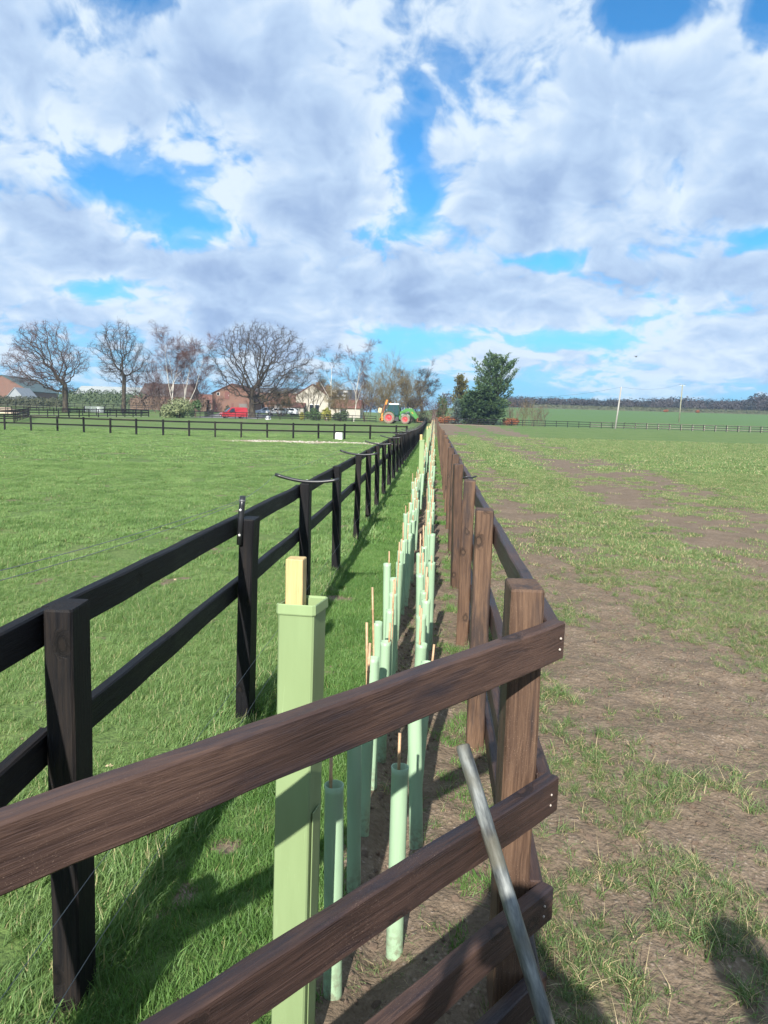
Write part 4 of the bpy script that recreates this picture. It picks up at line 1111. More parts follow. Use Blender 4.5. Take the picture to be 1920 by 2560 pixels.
# three spreading oaks
oak(164, 1030, 140, 795, 10, 232, 'bare spreading oak furthest from the brick barn, dense brown twigs', 4, .30, 'red_twig', low=.20)
oak(309, 1028, 150, 796, 226, 386, 'tall narrower bare oak with a leaning crown beside the birch clump', 9, .40, 'oak_twig', tr=.70, low=.24, natt=1600, skew=.05)
oak(631, 1030, 139, 794, 506, 786, 'largest bare oak in front of the red brick barn', 15, .16, 'oak_twig', tr=.95, natt=2000, low=.13)
BG = 'bare birches around the farmyard'
stems('birch_tree', 'wind-swept birch with reddish drooping twigs behind the variegated bush', 'tree', 448, 1032, 146, 815, 368, 520, 5, 31, 'birch_bark', 'red_twig', .85, .06, BG, 4, .10, .011, .03, 1.1, .3, 7)
stems('birch_tree', 'short many-stemmed birch scrub left of the variegated bush', 'tree', 405, 1032, 150, 890, 345, 470, 8, 32, 'scrub_twig', 'red_twig', .9, 0, BG, 3, .06, .011, .02, 1.0, .3, 4)
stems('birch_tree', 'slim dark-twigged birch leaning over the cream house', 'tree', 813, 1036, 135, 874, 792, 862, 1, 33, 'birch_bark', 'oak_twig', .2, .16, BG, 4, .12, .010, .07, .9, .1, 7)
stems('birch_tree', 'white-barked birch beside the tiled extension', 'tree', 880, 1040, 130, 884, 866, 940, 1, 35, 'birch_bark', 'red_twig', .2, .07, BG, 4, .13, .010, .05, .9, .1, 7)
TG = 'bare shrubs and small trees behind the tractor'
for i, (u, vt, ul, ur, lab) in enumerate([(955, 935, 930, 985, 'olive-twigged upright shrub just behind the hedge cutter'), (985, 908, 948, 1022, 'tallest olive-stemmed willow behind the tractor cab'), (1010, 925, 975, 1040, 'olive-twigged shrub above the tractor bonnet')]):
    stems('willow_shrub', lab, 'shrub', u, 1050, 126 + 2 * i, vt, ul, ur, 9, 50 + i, 'olive_twig', 'olive_twig', .9, 0, TG, 3, .05, .010, 0, 1.0, .5, 6)
stems('bare_tree', 'dark bare rounded tree above the tractor loader', 'tree', 1045, 1048, 140, 930, 1010, 1090, 4, 57, 'oak_bark', 'oak_twig', .95, 0, TG, 4, .10, .011, 0, .9, .25, 6)
stems('bare_tree', 'brown bare shrub between the white birch and the hedge cutter', 'tree', 915, 1045, 133, 950, 880, 950, 7, 58, 'scrub_twig', 'red_twig', .95, 0, TG, 3, .06, .011, 0, .9, .5, 6)
stems('bare_tree', 'low bare fruit tree with olive twigs before the cream house', 'tree', 775, 1034, 145, 945, 730, 822, 5, 59, 'oak_bark', 'olive_twig', 1.0, 0, TG, 3, .10, .012, 0, 1.0, .3, 14)
stems('bare_tree', 'leafless olive-twigged shrub between the big oak and the cream house', 'tree', 705, 1028, 150, 962, 645, 755, 9, 60, 'scrub_twig', 'olive_twig', 1.0, 0, TG, 3, .07, .012, .01, 1.0, .6, 12)
SG = 'bare scrub along the far fence'
for i, (u, vt, ul, ur, m_) in enumerate([(1075, 990, 1050, 1100, 'red_twig'), (1100, 1000, 1078, 1125, 'scrub_twig'), (1130, 1005, 1105, 1160, 'scrub_twig'), (1052, 1005, 1030, 1075, 'olive_twig'), (1285, 1000, 1262, 1312, 'scrub_twig'), (1318, 998, 1296, 1345, 'olive_twig'), (1345, 1008, 1325, 1368, 'scrub_twig')]):
    stems('bare_scrub', ['reddish bare scrub next to the ivy-clad stump', 'brown bramble scrub beyond the end of the strip', 'tangled brown scrub at the foot of the blue spruce', 'low olive scrub beyond the tractor loader', 'thin reedy scrub right beside the big conifer', 'pale upright reedy stems past the big conifer', 'last clump of thin brown scrub along the far fence'][i], 'scrub', u, 1054, 136 + (i % 3), vt, ul, ur, 16, 70 + i, m_, m_, 1.0, 0, SG, 2, .03, .010, 0, .7, .9, 5)
for i, (ul, ur, vt) in enumerate([(1085, 1185, 1030), (1255, 1300, 1038), (1020, 1085, 1030)]):
    bush('bramble_bank', ['reddish brown bramble bank under the conifers', 'low rusty bramble bank right of the conifers', 'dull green bank behind the loader arms'][i], 'shrub', 0, 1056, 135.5, vt, ul, ur, ['rust_shrub', 'rust_shrub', 'hedge_dark'][i], 1400, .22, 90 + i, 8, SG)
stems('bare_tree', 'bare brown garden shrub in front of the tiled extension', 'tree', 850, 1040, 133, 965, 822, 885, 7, 61, 'scrub_twig', 'olive_twig', 1.0, 0, TG, 3, .06, .012, 0, 1.0, .5, 10)
stems('bare_tree', 'reddish bare shrub in front of the brown-roofed barn', 'tree', 380, 1034, 160, 925, 330, 440, 9, 62, 'scrub_twig', 'red_twig', 1.0, 0, TG, 3, .07, .012, 0, 1.1, .6, 10)
stems('bare_tree', 'bare brown tree beside the little brick outbuilding', 'tree', 500, 1030, 165, 930, 462, 540, 6, 63, 'scrub_twig', 'red_twig', 1.0, 0, TG, 3, .07, .012, 0, 1.1, .5, 10)
# evergreens
def spray_conifer(name, label, u, vbase, Y, vtop, ul, ur, mat, seed, nbr, density, tilt=.35, gap=0.0, low=0.02, size=.34, taper=1.0, tips=2, group='evergreen trees by the far fence', spire=1):
    """branches swept up from a trunk, each clothed with flat sprays"""
    rg = random.Random(seed); b = at(u, vbase, Y); zb = gz1(b.x, Y) - .1; H = at(u, vtop, Y).z - zb
    xl = at(ul, vbase, Y).x - b.x; xr = at(ur, vbase, Y).x - b.x
    tr = MB(); fo = MB(); tops = []
    for s in range(spire):
        tx = rg.uniform(-.5, .5) * (xr - xl) * .45 if spire > 1 else 0.0; hh = H * (1 if s == 0 else rg.uniform(.8, .97))
        tr.tube([(0, 0, 0), (tx * .3, rg.uniform(-.2, .2), hh * .35), (tx, rg.uniform(-.3, .3), hh * .97)], [H * .022, H * .014, .02], 7)
        tops.append((tx, hh))
    for k in range(nbr):
        tx, hh = rg.choice(tops); t = low + (1 - low) * (k + rg.random()) / nbr; z0 = hh * t
        prof = (1 - t) ** taper * 1.0 + .06 if taper > 0 else math.sin(math.pi * min(1, .12 + .88 * t)) ** .6
        a = rg.uniform(0, 6.283); reach = (xr if math.cos(a) > 0 else -xl) * prof * rg.uniform(.72, 1.08)
        x0 = tx * t; L = Vector((math.cos(a) * reach - x0 * .4, math.sin(a) * max(xr, -xl) * prof * .85, reach * tilt * rg.uniform(.5, 1.5)))
        p = Vector((x0, 0, z0)); path = [p, p + L * .5 + Vector((0, 0, -.05)), p + L]
        tr.tube(path, [.045, .03, .01], 4, False)
        n = int(density * (.4 + L.length))
        for i in range(n):
            f = rg.uniform(.25 + gap, 1.04); q = p + L * f + Vector((rg.gauss(0, .16), rg.gauss(0, .16), rg.gauss(0, .12)))
            d = (L.normalized() * .9 + Vector((rg.gauss(0, .5), rg.gauss(0, .5), rg.gauss(.25, .35)))).normalized(); s = size * rg.uniform(.6, 1.35)
            w = d.cross(Vector((rg.gauss(0, .5), rg.gauss(0, .5), 1))).normalized(); nn = d.cross(w)
            o = len(fo.v)
            fo.v += [tuple(q), tuple(q + d * s * .5 + w * s * .20 + nn * s * .05), tuple(q + d * s), tuple(q + d * s * .5 - w * s * .20 + nn * s * .05)]
            fo.f += [(o, o + 1, o + 2), (o, o + 2, o + 3)]; fo.mi += [0, 0]
    e = empty(name, (b.x, Y, zb)); tag(e, label, 'tree', group)
    tr.build('trunk', M['oak_bark'], e, fix=False); fo.build('crown', M[mat], e, fix=False)
    print(name, len(fo.f))
    return e
spray_conifer('cypress_tree', 'tall open dark cypress with a ragged forked top above the broad conifer', 1234, 1052, 138, 890, 1182, 1280, 'conifer', 5, 150, 14, .95, .2, .30, .42, 0.0, spire=6)
spray_conifer('spreading_conifer', 'broad dense dark green conifer reaching down to the far fence', 1194, 1054, 135, 964, 1138, 1262, 'conifer', 6, 330, 26, .10, 0, .02, .40, 0.0, spire=3)
spray_conifer('golden_conifer', 'golden green conifer squeezed behind the broad dark conifer', 1146, 1052, 139, 940, 1128, 1168, 'conifer_gold', 7, 130, 22, .9, 0, .05, .34, .0)
spray_conifer('blue_spruce', 'small blue-grey spruce at the foot of the golden conifer', 1140, 1054, 134, 1000, 1120, 1160, 'conifer_blue', 8, 70, 20, .05, 0, .05, .30, .8)
iv = bush('ivy_tree', 'round ivy-covered tree top beyond the end of the strip', 'tree', 0, 1054, 138, 971, 1085, 1119, 'ivy', 1800, .26, 44, 7, 'evergreen trees by the far fence')
bush('variegated_bush', 'big pale variegated evergreen bush behind the paddock fence', 'shrub', 0, 1048, 112, 992, 400, 494, 'variegated', 5200, .26, 45, 12)
bush('garden_shrub', 'yellow-green shrub in the garden border before the birches', 'shrub', 0, 1050, 127, 1010, 800, 830, 'yellow_shrub', 1200, .24, 46, 6, 'garden shrubs behind the three-rail fence')
bush('garden_shrub', 'small bright yellow shrub at the fence below the cream house', 'shrub', 0, 1048, 126, 1026, 746, 764, 'yellow_shrub', 700, .2, 47, 5, 'garden shrubs behind the three-rail fence')
bush('garden_shrub', 'dark green border shrub left of the yellow-green shrub', 'shrub', 0, 1050, 128, 1014, 758, 806, 'ivy', 1800, .24, 48, 8, 'garden shrubs behind the three-rail fence')
bush('garden_shrub', 'dark green border shrub next to the white birch trunk', 'shrub', 0, 1052, 128, 1016, 828, 872, 'hedge_green', 1800, .24, 49, 8, 'garden shrubs behind the three-rail fence')
bush('garden_shrub', 'low grey-green shrub by the tarmac behind the red van', 'shrub', 0, 1036, 140, 1008, 548, 578, 'hedge_dark', 900, .22, 52, 6, 'garden shrubs behind the three-rail fence')
bush('garden_shrub', 'dark holly beside the variegated bush', 'shrub', 0, 1040, 128, 992, 470, 506, 'ivy', 1300, .24, 53, 7, 'garden shrubs behind the three-rail fence')
def hedge(name, label, p, q, h, w, mat, n, size, seed, twig=None):
    rg = random.Random(seed); p = Vector((p[0], p[1], 0)); q = Vector((q[0], q[1], 0)); d = q - p; L = d.length; d.normalize(); nn = Vector((-d.y, d.x, 0))
    mb = MB(); k = max(3, int(L / (w * .8)))
    c0 = p.copy(); c0.z = gz1(p.x, p.y)
    for i in range(k):
        c = p + d * (L * (i + .5) / k); z = gz1(c.x, c.y) - c0.z; hh = h * rg.uniform(.88, 1.08)
        leaf_cloud(mb, (c.x - p.x, c.y - p.y, z + hh * .5), w * .75, w * .6, hh * .56, n // k, size, rg, .7, lob=.14, seed=seed + i)
    e = empty(name, c0); tag(e, label, 'hedge'); mb.build('crown', M[mat], e, fix=False)
    # the thick of the hedge: an uneven woody core
    core = MB()
    for i in range(k + 1):
        c = p + d * (L * i / k) - p; hh = h * rg.uniform(.70, .84); core.v += [(c.x - nn.x * w * .4, c.y - nn.y * w * .4, gz1(c.x + p.x, c.y + p.y) - c0.z - .1), (c.x - nn.x * w * .3, c.y - nn.y * w * .3, gz1(c.x + p.x, c.y + p.y) - c0.z + hh), (c.x + nn.x * w * .3, c.y + nn.y * w * .3, gz1(c.x + p.x, c.y + p.y) - c0.z + hh), (c.x + nn.x * w * .4, c.y + nn.y * w * .4, gz1(c.x + p.x, c.y + p.y) - c0.z - .1)]
    for i in range(k):
        for j in range(3): core.f.append((4 * i + j, 4 * i + j + 1, 4 * i + 5 + j, 4 * i + 4 + j)); core.mi.append(0)
    core.build('wood', M[mat], e)
    return e
def ux_(u, v, Y): return (at(u, v, Y).x, Y)
hedge('clipped_hedge', 'clipped dark brown hedge in front of the green-roofed barn', ux_(-25, 1010, 172), ux_(152, 1006, 178), 2.3, 1.6, 'hedge_dark', 5200, .34, 61)
hedge('conifer_hedge', 'tall dark green hedge below the long pale shed roof', ux_(150, 1006, 196), ux_(365, 1006, 196), 4.6, 2.2, 'hedge_green', 6500, .42, 62)
hedge('scrub_hedge', 'brown leafless hedge under the brown hipped roof', ux_(330, 1006, 185), ux_(520, 1008, 180), 3.4, 2.2, 'scrub_twig', 6000, .36, 63)
# ---- woods on the skyline: far too many trees to count
def far_wood(name, label, spots_, mats, seed):
    rg = random.Random(seed); mbs = [MB() for _ in mats]
    for (x, y, h, w, mi) in spots_:
        z = gz1(x, y); mb = mbs[mi]
        leaf_cloud(mb, (x, y, z + h * .58), w, w, h * .44, 260, h * .12, rg, .5, lob=.3, seed=rg.randint(0, 99))
        mb.tube([(x, y, z - .2), (x, y, z + h * .6)], [h * .022, h * .01], 4, False)
    for mb, m_ in zip(mbs, mats):
        if mb.f: tag(mb.build(name, M[m_], fix=False), label, None, None, 'stuff')
rg = random.Random(5); W1 = []
def sky_y(u):      # skyline of the woods in the photograph
    return float(np.interp(u, [1320, 1370, 1400, 1460, 1560, 1640, 1700, 1760, 1840, 1870, 1900, 1960], [1002, 1003, 1008, 1007, 1003, 1001, 998, 1003, 1004, 996, 992, 993]))
for i in range(300):
    u = rg.uniform(1270, 2060); Y = rg.choice([335, 350, 368, 390, 420]) + rg.uniform(-6, 6)
    p = at(u, sky_y(min(u, 1960)) + rg.uniform(-2, 9) + (9 if Y < 352 else 0), Y); h = max(5.0, p.z - gz1(p.x, Y) + 0.9); W1.append((p.x, Y, h, h * rg.uniform(.3, .5) + 1.0, 1 if (Y > 380 or rg.random() < .2) else 0))
for i in range(60):
    u = rg.uniform(-100, 1130); Y = 430 + rg.uniform(-20, 30); p = at(u, 1000 + rg.uniform(0, 8), Y)
    W1.append((p.x, Y, rg.uniform(7, 10), 5, 0))
far_wood('distant_wood', 'bluish brown leafless wood along the skyline', W1, ('wood_far', 'wood_far_dark'), 6)
hedge('field_hedge', 'dark field hedge along the top of the far green field', ux_(1330, 1028, 322), ux_(2050, 1036, 322), 2.0, 2.0, 'hedge_dark', 7000, .5, 64)
for i, (u, v) in enumerate([(1665, 1031), (1747, 1032)]):
    bush('rust_bush', ['rust-red round bush on the far hedge line nearer the leaning pole', 'rust-red round bush on the far hedge line past the electricity pole'][i], 'shrub', 0, v, 316, v - 8, u - 7, u + 7, 'rust_shrub', 700, .5, 66 + i, 5)
# ================================================================== paddock fences, gates and poles in the distance
BK = M['black']
# cross fence, two rails, from the black fence out to the left
cz = [onz(u, v, -0.2) for (u, v) in [(1016, 1099.6), (990, 1099.2), (925, 1098), (861, 1098.6), (835, 1098), (796, 1097), (733, 1096.6), (668, 1095), (603, 1094), (538, 1092.6), (473, 1091), (408, 1088.6), (341, 1086.2), (276, 1083.8), (210, 1081), (144, 1077.5), (78, 1075.6), (12, 1074.2), (-54, 1072.5)]]
cp_ = [(p.x, p.y) for p in cz]
fence('cross_fence', 'black two-rail paddock fence crossing the left field to the strip', 'fence', cp_[:1] + cp_[1:], 1.08, .085, .11, (1.03, .57), .036, .10, 1, BK, seed=31)
# behind it
def fence_px(name, label, uv, Y, H, rails, seed, n=None, side=1, group='black paddock fences by the farmyard'):
    """uv: two or more base pixels with their depth"""
    pts = [];
    for (u, v, y) in uv: pts.append(Vector((at(u, v, y).x, y)))
    out = []
    for a, b in zip(pts[:-1], pts[1:]):
        k = max(1, round((b - a).length / 1.95))
        out += [tuple(a.lerp(b, i / k)) for i in range(k)]
    out.append(tuple(pts[-1]))
    return fence(name, label, 'fence', out, H, .09, .09, rails, .036, .10, side, BK, group, seed)
fence_px('paddock_fence', 'black three-rail fence running from the red van to the tractor', [(400, 1045, 116), (470, 1046, 119), (560, 1047, 120), (700, 1050, 121), (940, 1055, 122)], 0, 1.1, (1.05, .68, .33), 41)
fence_px('paddock_fence', 'black fence of the near side of the farm lane', [(-30, 1066, 92), (120, 1066, 94), (372, 1053, 114)], 0, 1.1, (1.05, .66, .30), 42)
fence_px('paddock_fence', 'black fence of the far side of the farm lane', [(-30, 1050, 104), (60, 1049, 106), (372, 1044, 118)], 0, 1.1, (1.05, .66), 43)
fence_px('paddock_fence', 'black fence from the hedge to the white gate', [(-20, 1020, 150), (60, 1022, 148), (210, 1027, 140)], 0, 1.1, (1.05, .62), 44)
fence_px('paddock_fence', 'black fence from the white gate to the birch scrub', [(260, 1028, 138), (372, 1034, 130)], 0, 1.1, (1.05, .66, .3), 45)
fence_px('paddock_fence', 'furthest black fence below the tall dark hedge', [(110, 1009, 178), (400, 1011, 176)], 0, 1.1, (1.05, .6), 46)
fence_px('paddock_fence', 'short black fence climbing beside the farm drive', [(512, 1024, 128), (533, 1008, 150)], 0, 1.1, (1.05, .66, .3), 47)
fence_px('paddock_fence', 'stout black pen rails at the near end of the farm lane', [(-25, 1072, 72), (36, 1071, 74), (72, 1058, 92)], 0, 1.2, (1.15, .8, .42), 51)
fence_px('paddock_fence', 'dark gate rails in front of the pale heap', [(30, 1048, 100), (74, 1047, 101)], 0, 1.15, (1.1, .86, .6, .34), 52)
# far fence across the end of the right field
ffp = []
a = Vector((float(rf_x(FAR_Y)) + 1.4, FAR_Y + .3)); b_ = a + Vector((78, -3.0)); k_ = 40
fence('far_fence', 'dark three-rail fence across the end of the bare field', 'fence', [tuple(a.lerp(b_, i / k_)) for i in range(k_ + 1)], 1.1, .09, .09, (1.05, .66, .30), .036, .10, 1, M['black'], None, 48)
M['palewood'] = wood('pale_fence_wood', (.20, .18, .14), (.28, .25, .20), (.36, .33, .28))
fence('pale_fence', 'pale unpainted rail fence just beyond the dark far fence', 'fence', [(37 + 2.05 * i, FAR_Y + 4.6 - .07 * i) for i in range(27)], 1.1, .09, .09, (1.06, .66, .3), .04, .11, 1, M['palewood'], None, 49)
# sheep netting and litter: white gate of metal bars
M['galv'] = plain('galvanised_steel', (.62, .66, .70), .35, .4, .1, 8)
g0, g1 = at(213, 1028, 139.5), at(259, 1028, 138.5); gb = Vector((g0.x, 139.5, gz1(g0.x, 139.5)))
ge = empty('field_gate', gb, math.atan2(g1.y - g0.y, g1.x - g0.x)); tag(ge, 'pale galvanised seven-bar field gate in the black fence', 'gate'); GL = (g1 - g0).length
for i in range(7): MB().tube([(0, 0, .18 + .16 * i), (GL, 0, .18 + .16 * i)], .028, 6).build('bar', M['galv'], ge, smooth=True)
for x in (0, .33 * GL, .66 * GL, GL): MB().quadbox((x, .03, .66), (.06, .02, 1.06)).build('upright', M['galv'], ge)
for x in (-.14, GL + .14): put('post', stick(1.7, .15, .15, int(x * 9) + 70, 4, .003, .01, -.4).mesh('post', BK), ge, M=Matrix.Translation((x, 0, 0)) @ UP(0))
# leaning pole and electricity pole
M['polegrey'] = bark('pole_pale', (.25, .235, .21), (.33, .315, .285), (.40, .385, .355), 2.0)
M['polegreen'] = bark('pole_timber', (.17, .17, .12), (.24, .24, .17), (.31, .30, .23), 2.0)
pb_ = at(1537.7, 1072, 127.5); pt_ = at(1553, 967.7, 127.5); zb = gz1(pb_.x, 127.5)
e = empty('leaning_pole', (pb_.x, 127.5, zb)); tag(e, 'pale bare pole leaning over in front of the far fence', 'pole')
top = Vector((pt_.x - pb_.x, 0, pt_.z - zb)); MB().tube([(-.02, 0, -.3), tuple(top * .5 + Vector((.03, 0, 0))), tuple(top)], [.155, .135, .11], 10).build('shaft', M['polegrey'], e, smooth=True)
MB().lathe([(.10, .0), (.12, .02), (.0, .06)], n=10).build('cap', M['galv'], e, tuple(top - Vector((0, 0, .01))))
PY = 190.0; pb2 = at(1698, 1049, PY); pt2 = at(1706, 964, PY); zb2 = gz1(pb2.x, PY)
e2 = empty('electricity_pole', (pb2.x, PY, zb2)); tag(e2, 'upright wooden electricity pole with crossarm in the far green field', 'pole')
top2 = Vector((pt2.x - pb2.x, 0, pt2.z - zb2)); MB().tube([(0, 0, -.3), tuple(top2 + Vector((0, 0, .2)))], [.17, .12], 10).build('shaft', M['polegreen'], e2, smooth=True)
ca = MB().quadbox(tuple(top2), (1.35, .12, .12)).build('crossarm', M['galv'], e2)
for x in (-.62, .62): MB().lathe([(.02, 0), (.02, .10), (.07, .12), (.055, .18), (.07, .22), (.05, .32), (0, .34)], n=10, c=(top2.x + x, 0, top2.z + .06)).build('insulator', M['blackplastic'], e2, smooth=True)
w1 = Vector((pt_.x, 127.5, pt_.z)); w2 = Vector((pt2.x - .6, PY, pt2.z + .35)); w0 = at(1240, 990, 132)
for a_, b2, nm in ((w1, w2, 'line to the electricity pole'), (w1, w0, 'line to the conifers')):
    mb = MB(); mb.tube([tuple(a_.lerp(b2, t / 14) + Vector((0, 0, -2.2 * 4 * (t / 14) * (1 - t / 14) * .35)) - a_) for t in range(15)], .012, 4, False)
    tag(mb.build('overhead_line', M['blackplastic'], None, a_), 'thin sagging overhead ' + nm, 'cable')
# white box by the cross fence
M['whiteplastic'] = plain('white_plastic', (.66, .67, .62), .5, 0, .08, 5)
bx = onz(848, 1098.5, -.2); e = empty('white_box', (bx.x, bx.y - .15, gz1(bx.x, bx.y - .15) - .02), R(-6)); tag(e, 'white plastic box on the stony ground at the cross fence', 'box')
MB().quadbox((0, 0, .22), (.50, .42, .44), bev=.03).build('body', M['whiteplastic'], e); MB().quadbox((0, 0, .47), (.47, .40, .07), bev=.03).build('lid', M['whiteplastic'], e); MB().quadbox((.04, -.213, .24), (.14, .01, .12), bev=.004).build('panel', plain('panel_grey', (.5, .52, .5), .5), e)
M['stone'] = plain('pale_stone', (.42, .38, .32), .9, 0, .3, 12, .4)
def stone_mesh(seed):
    me = clod_mesh(seed); me.materials.clear(); me.materials.append(M['stone']); return me
grow('gravel', 'pale stony gravel around the white box', [stone_mesh(i) for i in range(4)], band(41.5, 50.0, 30, lambda y: y * 0 - 11, lambda y: lf_x(y)), lambda x, y, rg: rg.rand(len(x)) < np.exp(-((y - (46 + .1 * x)) / 1.2) ** 2) * sstep(-10, -6, x), lambda x, y, rg: rg.uniform(.02, .08, len(x)), 77)
# pale heap on the left
hp = at(10, 1040, 112); e = empty('pale_heap', (hp.x, 112, gz1(hp.x, 112) - .1)); tag(e, 'low pale straw-coloured heap behind the farm lane fences', 'heap')
mb = MB(); rgh = random.Random(3)
for i in range(9):
    for j in range(9):
        X, Y_ = (i / 8 - .5) * 5.2, (j / 8 - .5) * 3.0; r = math.hypot(X / 2.6, Y_ / 1.5); mb.v.append((X, Y_, max(0, 1.0 * (1 - r ** 2.4)) * rgh.uniform(.9, 1.08)))
for i in range(8):
    for j in range(8): mb.f.append((i * 9 + j, i * 9 + 9 + j, i * 9 + 10 + j, i * 9 + j + 1)); mb.mi.append(0)
mb.build('mound', plain('pale_sand', (.42, .33, .24), .95, 0, .2, 3, .5), e, smooth=True)
# lane and farmyard surfaces
def sheet(name, poly, mat, dz=.02, sub=8):
    mb = MB(); (a, b, c, d) = [Vector((*p, 0)) for p in poly]
    for i in range(sub + 1):
        for j in range(sub + 1):
            q = a.lerp(b, i / sub).lerp(d.lerp(c, i / sub), j / sub); mb.v.append((q.x, q.y, gz1(q.x, q.y) + dz))
    for i in range(sub):
        for j in range(sub): k = i * (sub + 1) + j; mb.f.append((k, k + sub + 1, k + sub + 2, k + 1)); mb.mi.append(0)
    return tag(mb.build(name, mat, smooth=True), kind='structure')
M['tarmac'] = plain('yard_tarmac', (.16, .155, .15), .9, 0, .15, 1.5)
M['lane'] = plain('lane_gravel', (.30, .275, .235), .95, 0, .15, 1.2)
sheet('farm_lane', [(at(-40, 1056, 99).x, 99), (at(372, 1048, 115.5).x, 115.5), (at(372, 1046, 117).x, 117.2), (at(-40, 1050, 102).x, 103)], M['lane'])
sheet('farm_drive', [(at(480, 1045, 124).x, 121.5), (at(640, 1045, 124).x, 123), (at(690, 1018, 158).x, 160), (at(545, 1018, 158).x, 160)], M['tarmac'], .03)
# ================================================================== buildings
def brick_mat(name, c, mortar, sc=4.0):
    m, t, b, o = newmat(name); tc = t.n('ShaderNodeTexCoord')
    br = t.n('ShaderNodeTexBrick'); mp = t.mapping(tc.outputs['Object'], rot=(R(90), 0, 0)); t.L.new(mp, br.inputs['Vector'])
    br.inputs['Color1'].default_value = (*c, 1); br.inputs['Color2'].default_value = (*[x * .78 for x in c], 1); br.inputs['Mortar'].default_value = (*mortar, 1); br.inputs['Scale'].default_value = sc
    n = t.noise(tc.outputs['Object'], .9, 4, .6)
    t.L.new(t.mix(t.ss(n, .35, .7, 0, .5), br.outputs[0], (*[x * 1.25 for x in c], 1)), b.inputs['Base Color']); b.inputs['Roughness'].default_value = .9
    return m
M['brick'] = brick_mat('red_brick', (.165, .080, .055), (.17, .14, .12)); M['render'] = plain('cream_render', (.38, .355, .30), .9, 0, .08, 2); M['tile'] = plain('clay_tile', (.125, .056, .040), .85, 0, .3, 3); M['slate'] = plain('dark_slate', (.060, .066, .078), .6, 0, .2, 2)
M['greenroof'] = plain('green_sheet_roof', (.060, .095, .088), .6, 0, .12, 1); M['palegrey'] = plain('pale_sheet', (.22, .24, .26), .6, 0, .1, 1); M['paleroof'] = plain('pale_sheet_roof', (.30, .32, .31), .6, 0, .1, .6); M['brownroof'] = plain('brown_sheet_roof', (.070, .052, .044), .8, 0, .2, 1)
M['frame'] = plain('white_frame', (.7, .7, .67), .5); M['pane'] = plain('dark_glass', (.02, .025, .03), .08, 0, .1, 1); M['doorred'] = plain('dark_red_door', (.13, .045, .035), .7); M['doorgrey'] = plain('grey_door', (.13, .115, .105), .7)
def building(name, label, u, vb, Y, w, d, eave, ridge, wallm, roofm, ridge_axis='y', rz=0.0, openings=(), chim=(), zoff=0.0, group=None, over=.25, ucen=True, lights=()):
    """gabled block; its gable (ridge along local y) or its long side (ridge along x) faces the camera; openings in the front wall: (kind, x, z, w, h)"""
    b = at(u, vb, Y); zb = gz1(b.x, Y) - .1 + zoff
    e = empty(name, (b.x, Y, zb), rz); tag(e, label, 'building', group)
    if ridge_axis == 'y':
        MB().prism([(-w / 2, 0), (w / 2, 0), (w / 2, eave), (0, ridge), (-w / 2, eave)], 'y', 0, d).build('wall', wallm, e)
        rf_ = MB(); s = Vector((w / 2, ridge - eave)); L = s.length; n = Vector((-(ridge - eave), w / 2)).normalized() * .14; ov = s.normalized() * .3
        for sg in (-1, 1):
            p0 = Vector((sg * (w / 2 + ov.x), eave - ov.y)); p1 = Vector((0, ridge)); nn = Vector((-n.x * sg * -1 * -1, n.y))
            poly = [(p0.x, p0.y + .01), (p1.x, p1.y + .01), (p1.x, p1.y + .17), (p0.x, p0.y + .17)]
            rf_.prism(poly, 'y', -over, d + over)
        roof = rf_.build('roof', roofm, e)
    else:
        MB().prism([(0, 0), (d, 0), (d, eave), (d / 2, ridge), (0, eave)], 'x', -w / 2, w / 2).build('wall', wallm, e)
        rf_ = MB(); sl = (ridge - eave) / (d / 2)
        for y0, y1 in ((-.35, d / 2), (d + .35, d / 2)):
            z0 = eave - .35 * sl; rf_.prism([(y0, z0 + .01), (y1, ridge + .01), (y1, ridge + .17), (y0, z0 + .17)], 'x', -w / 2 - over, w / 2 + over)
        roof = rf_.build('roof', roofm, e)
        for (lx, t) in lights:
            y = -.35 + (d / 2 + .35) * t; z = eave - .35 * sl + sl * (y + .35) + .2
            MB().quadbox((0, 0, 0), (1.3, 1.0, .06)).build('rooflight', M['frame'], roof, (lx, y, z), (math.atan(sl), 0, 0))
    for (k, x, z, ow, oh) in openings:
        if k == 'window':
            o = MB().quadbox((x, -.02, z), (ow, .08, oh), bev=.01).build('window', M['frame'], e)
            MB().quadbox((x, -.045, z), (ow * .8, .06, oh * .86)).build('pane', M['pane'], o)
        elif k == 'pane':
            o = MB().quadbox((x, -.02, z), (ow, .06, oh)).build('window', M['pane'], e); MB().quadbox((x, -.04, z + oh / 2 + .05), (ow + .15, .1, .1)).build('lintel', M['frame'], o)
        else:
            o = MB().quadbox((x, -.03, z), (ow, .08, oh), bev=.01).build('door', M['doorred'] if k == 'door' else M['doorgrey'], e)
            MB().quadbox((x + ow * .35, -.08, z), (.06, .04, .18)).build('handle', M['galv'], o)
    for (x, y, z, s, h) in chim:
        c = MB().quadbox((x, y, z + h / 2), (s, s * .8, h)).quadbox((x, y, z + h), (s * 1.15, s * .95, .12)).build('chimney', M['brick'], roof)
        MB().lathe([(.12, 0), (.10, .35), (.0, .36)], n=8, c=(x, y, z + h + .05)).build('chimney_pot', M['tile'], c)
    return e
building('brick_barn', 'red brick barn with a gable end and dark hatch behind the largest oak', 580, 1012, 172, 9.2, 12, 4.4, 6.6, M['brick'], M['tile'], 'y', R(-3),
         [('door', -1.15, 4.0, 1.05, 1.7), ('window', -3.2, 4.3, .7, .7), ('door', .1, 1.15, .45, 2.2), ('grey', 2.6, 1.15, 1.9, 2.1), ('door', -3.8, .95, .6, 1.8)])
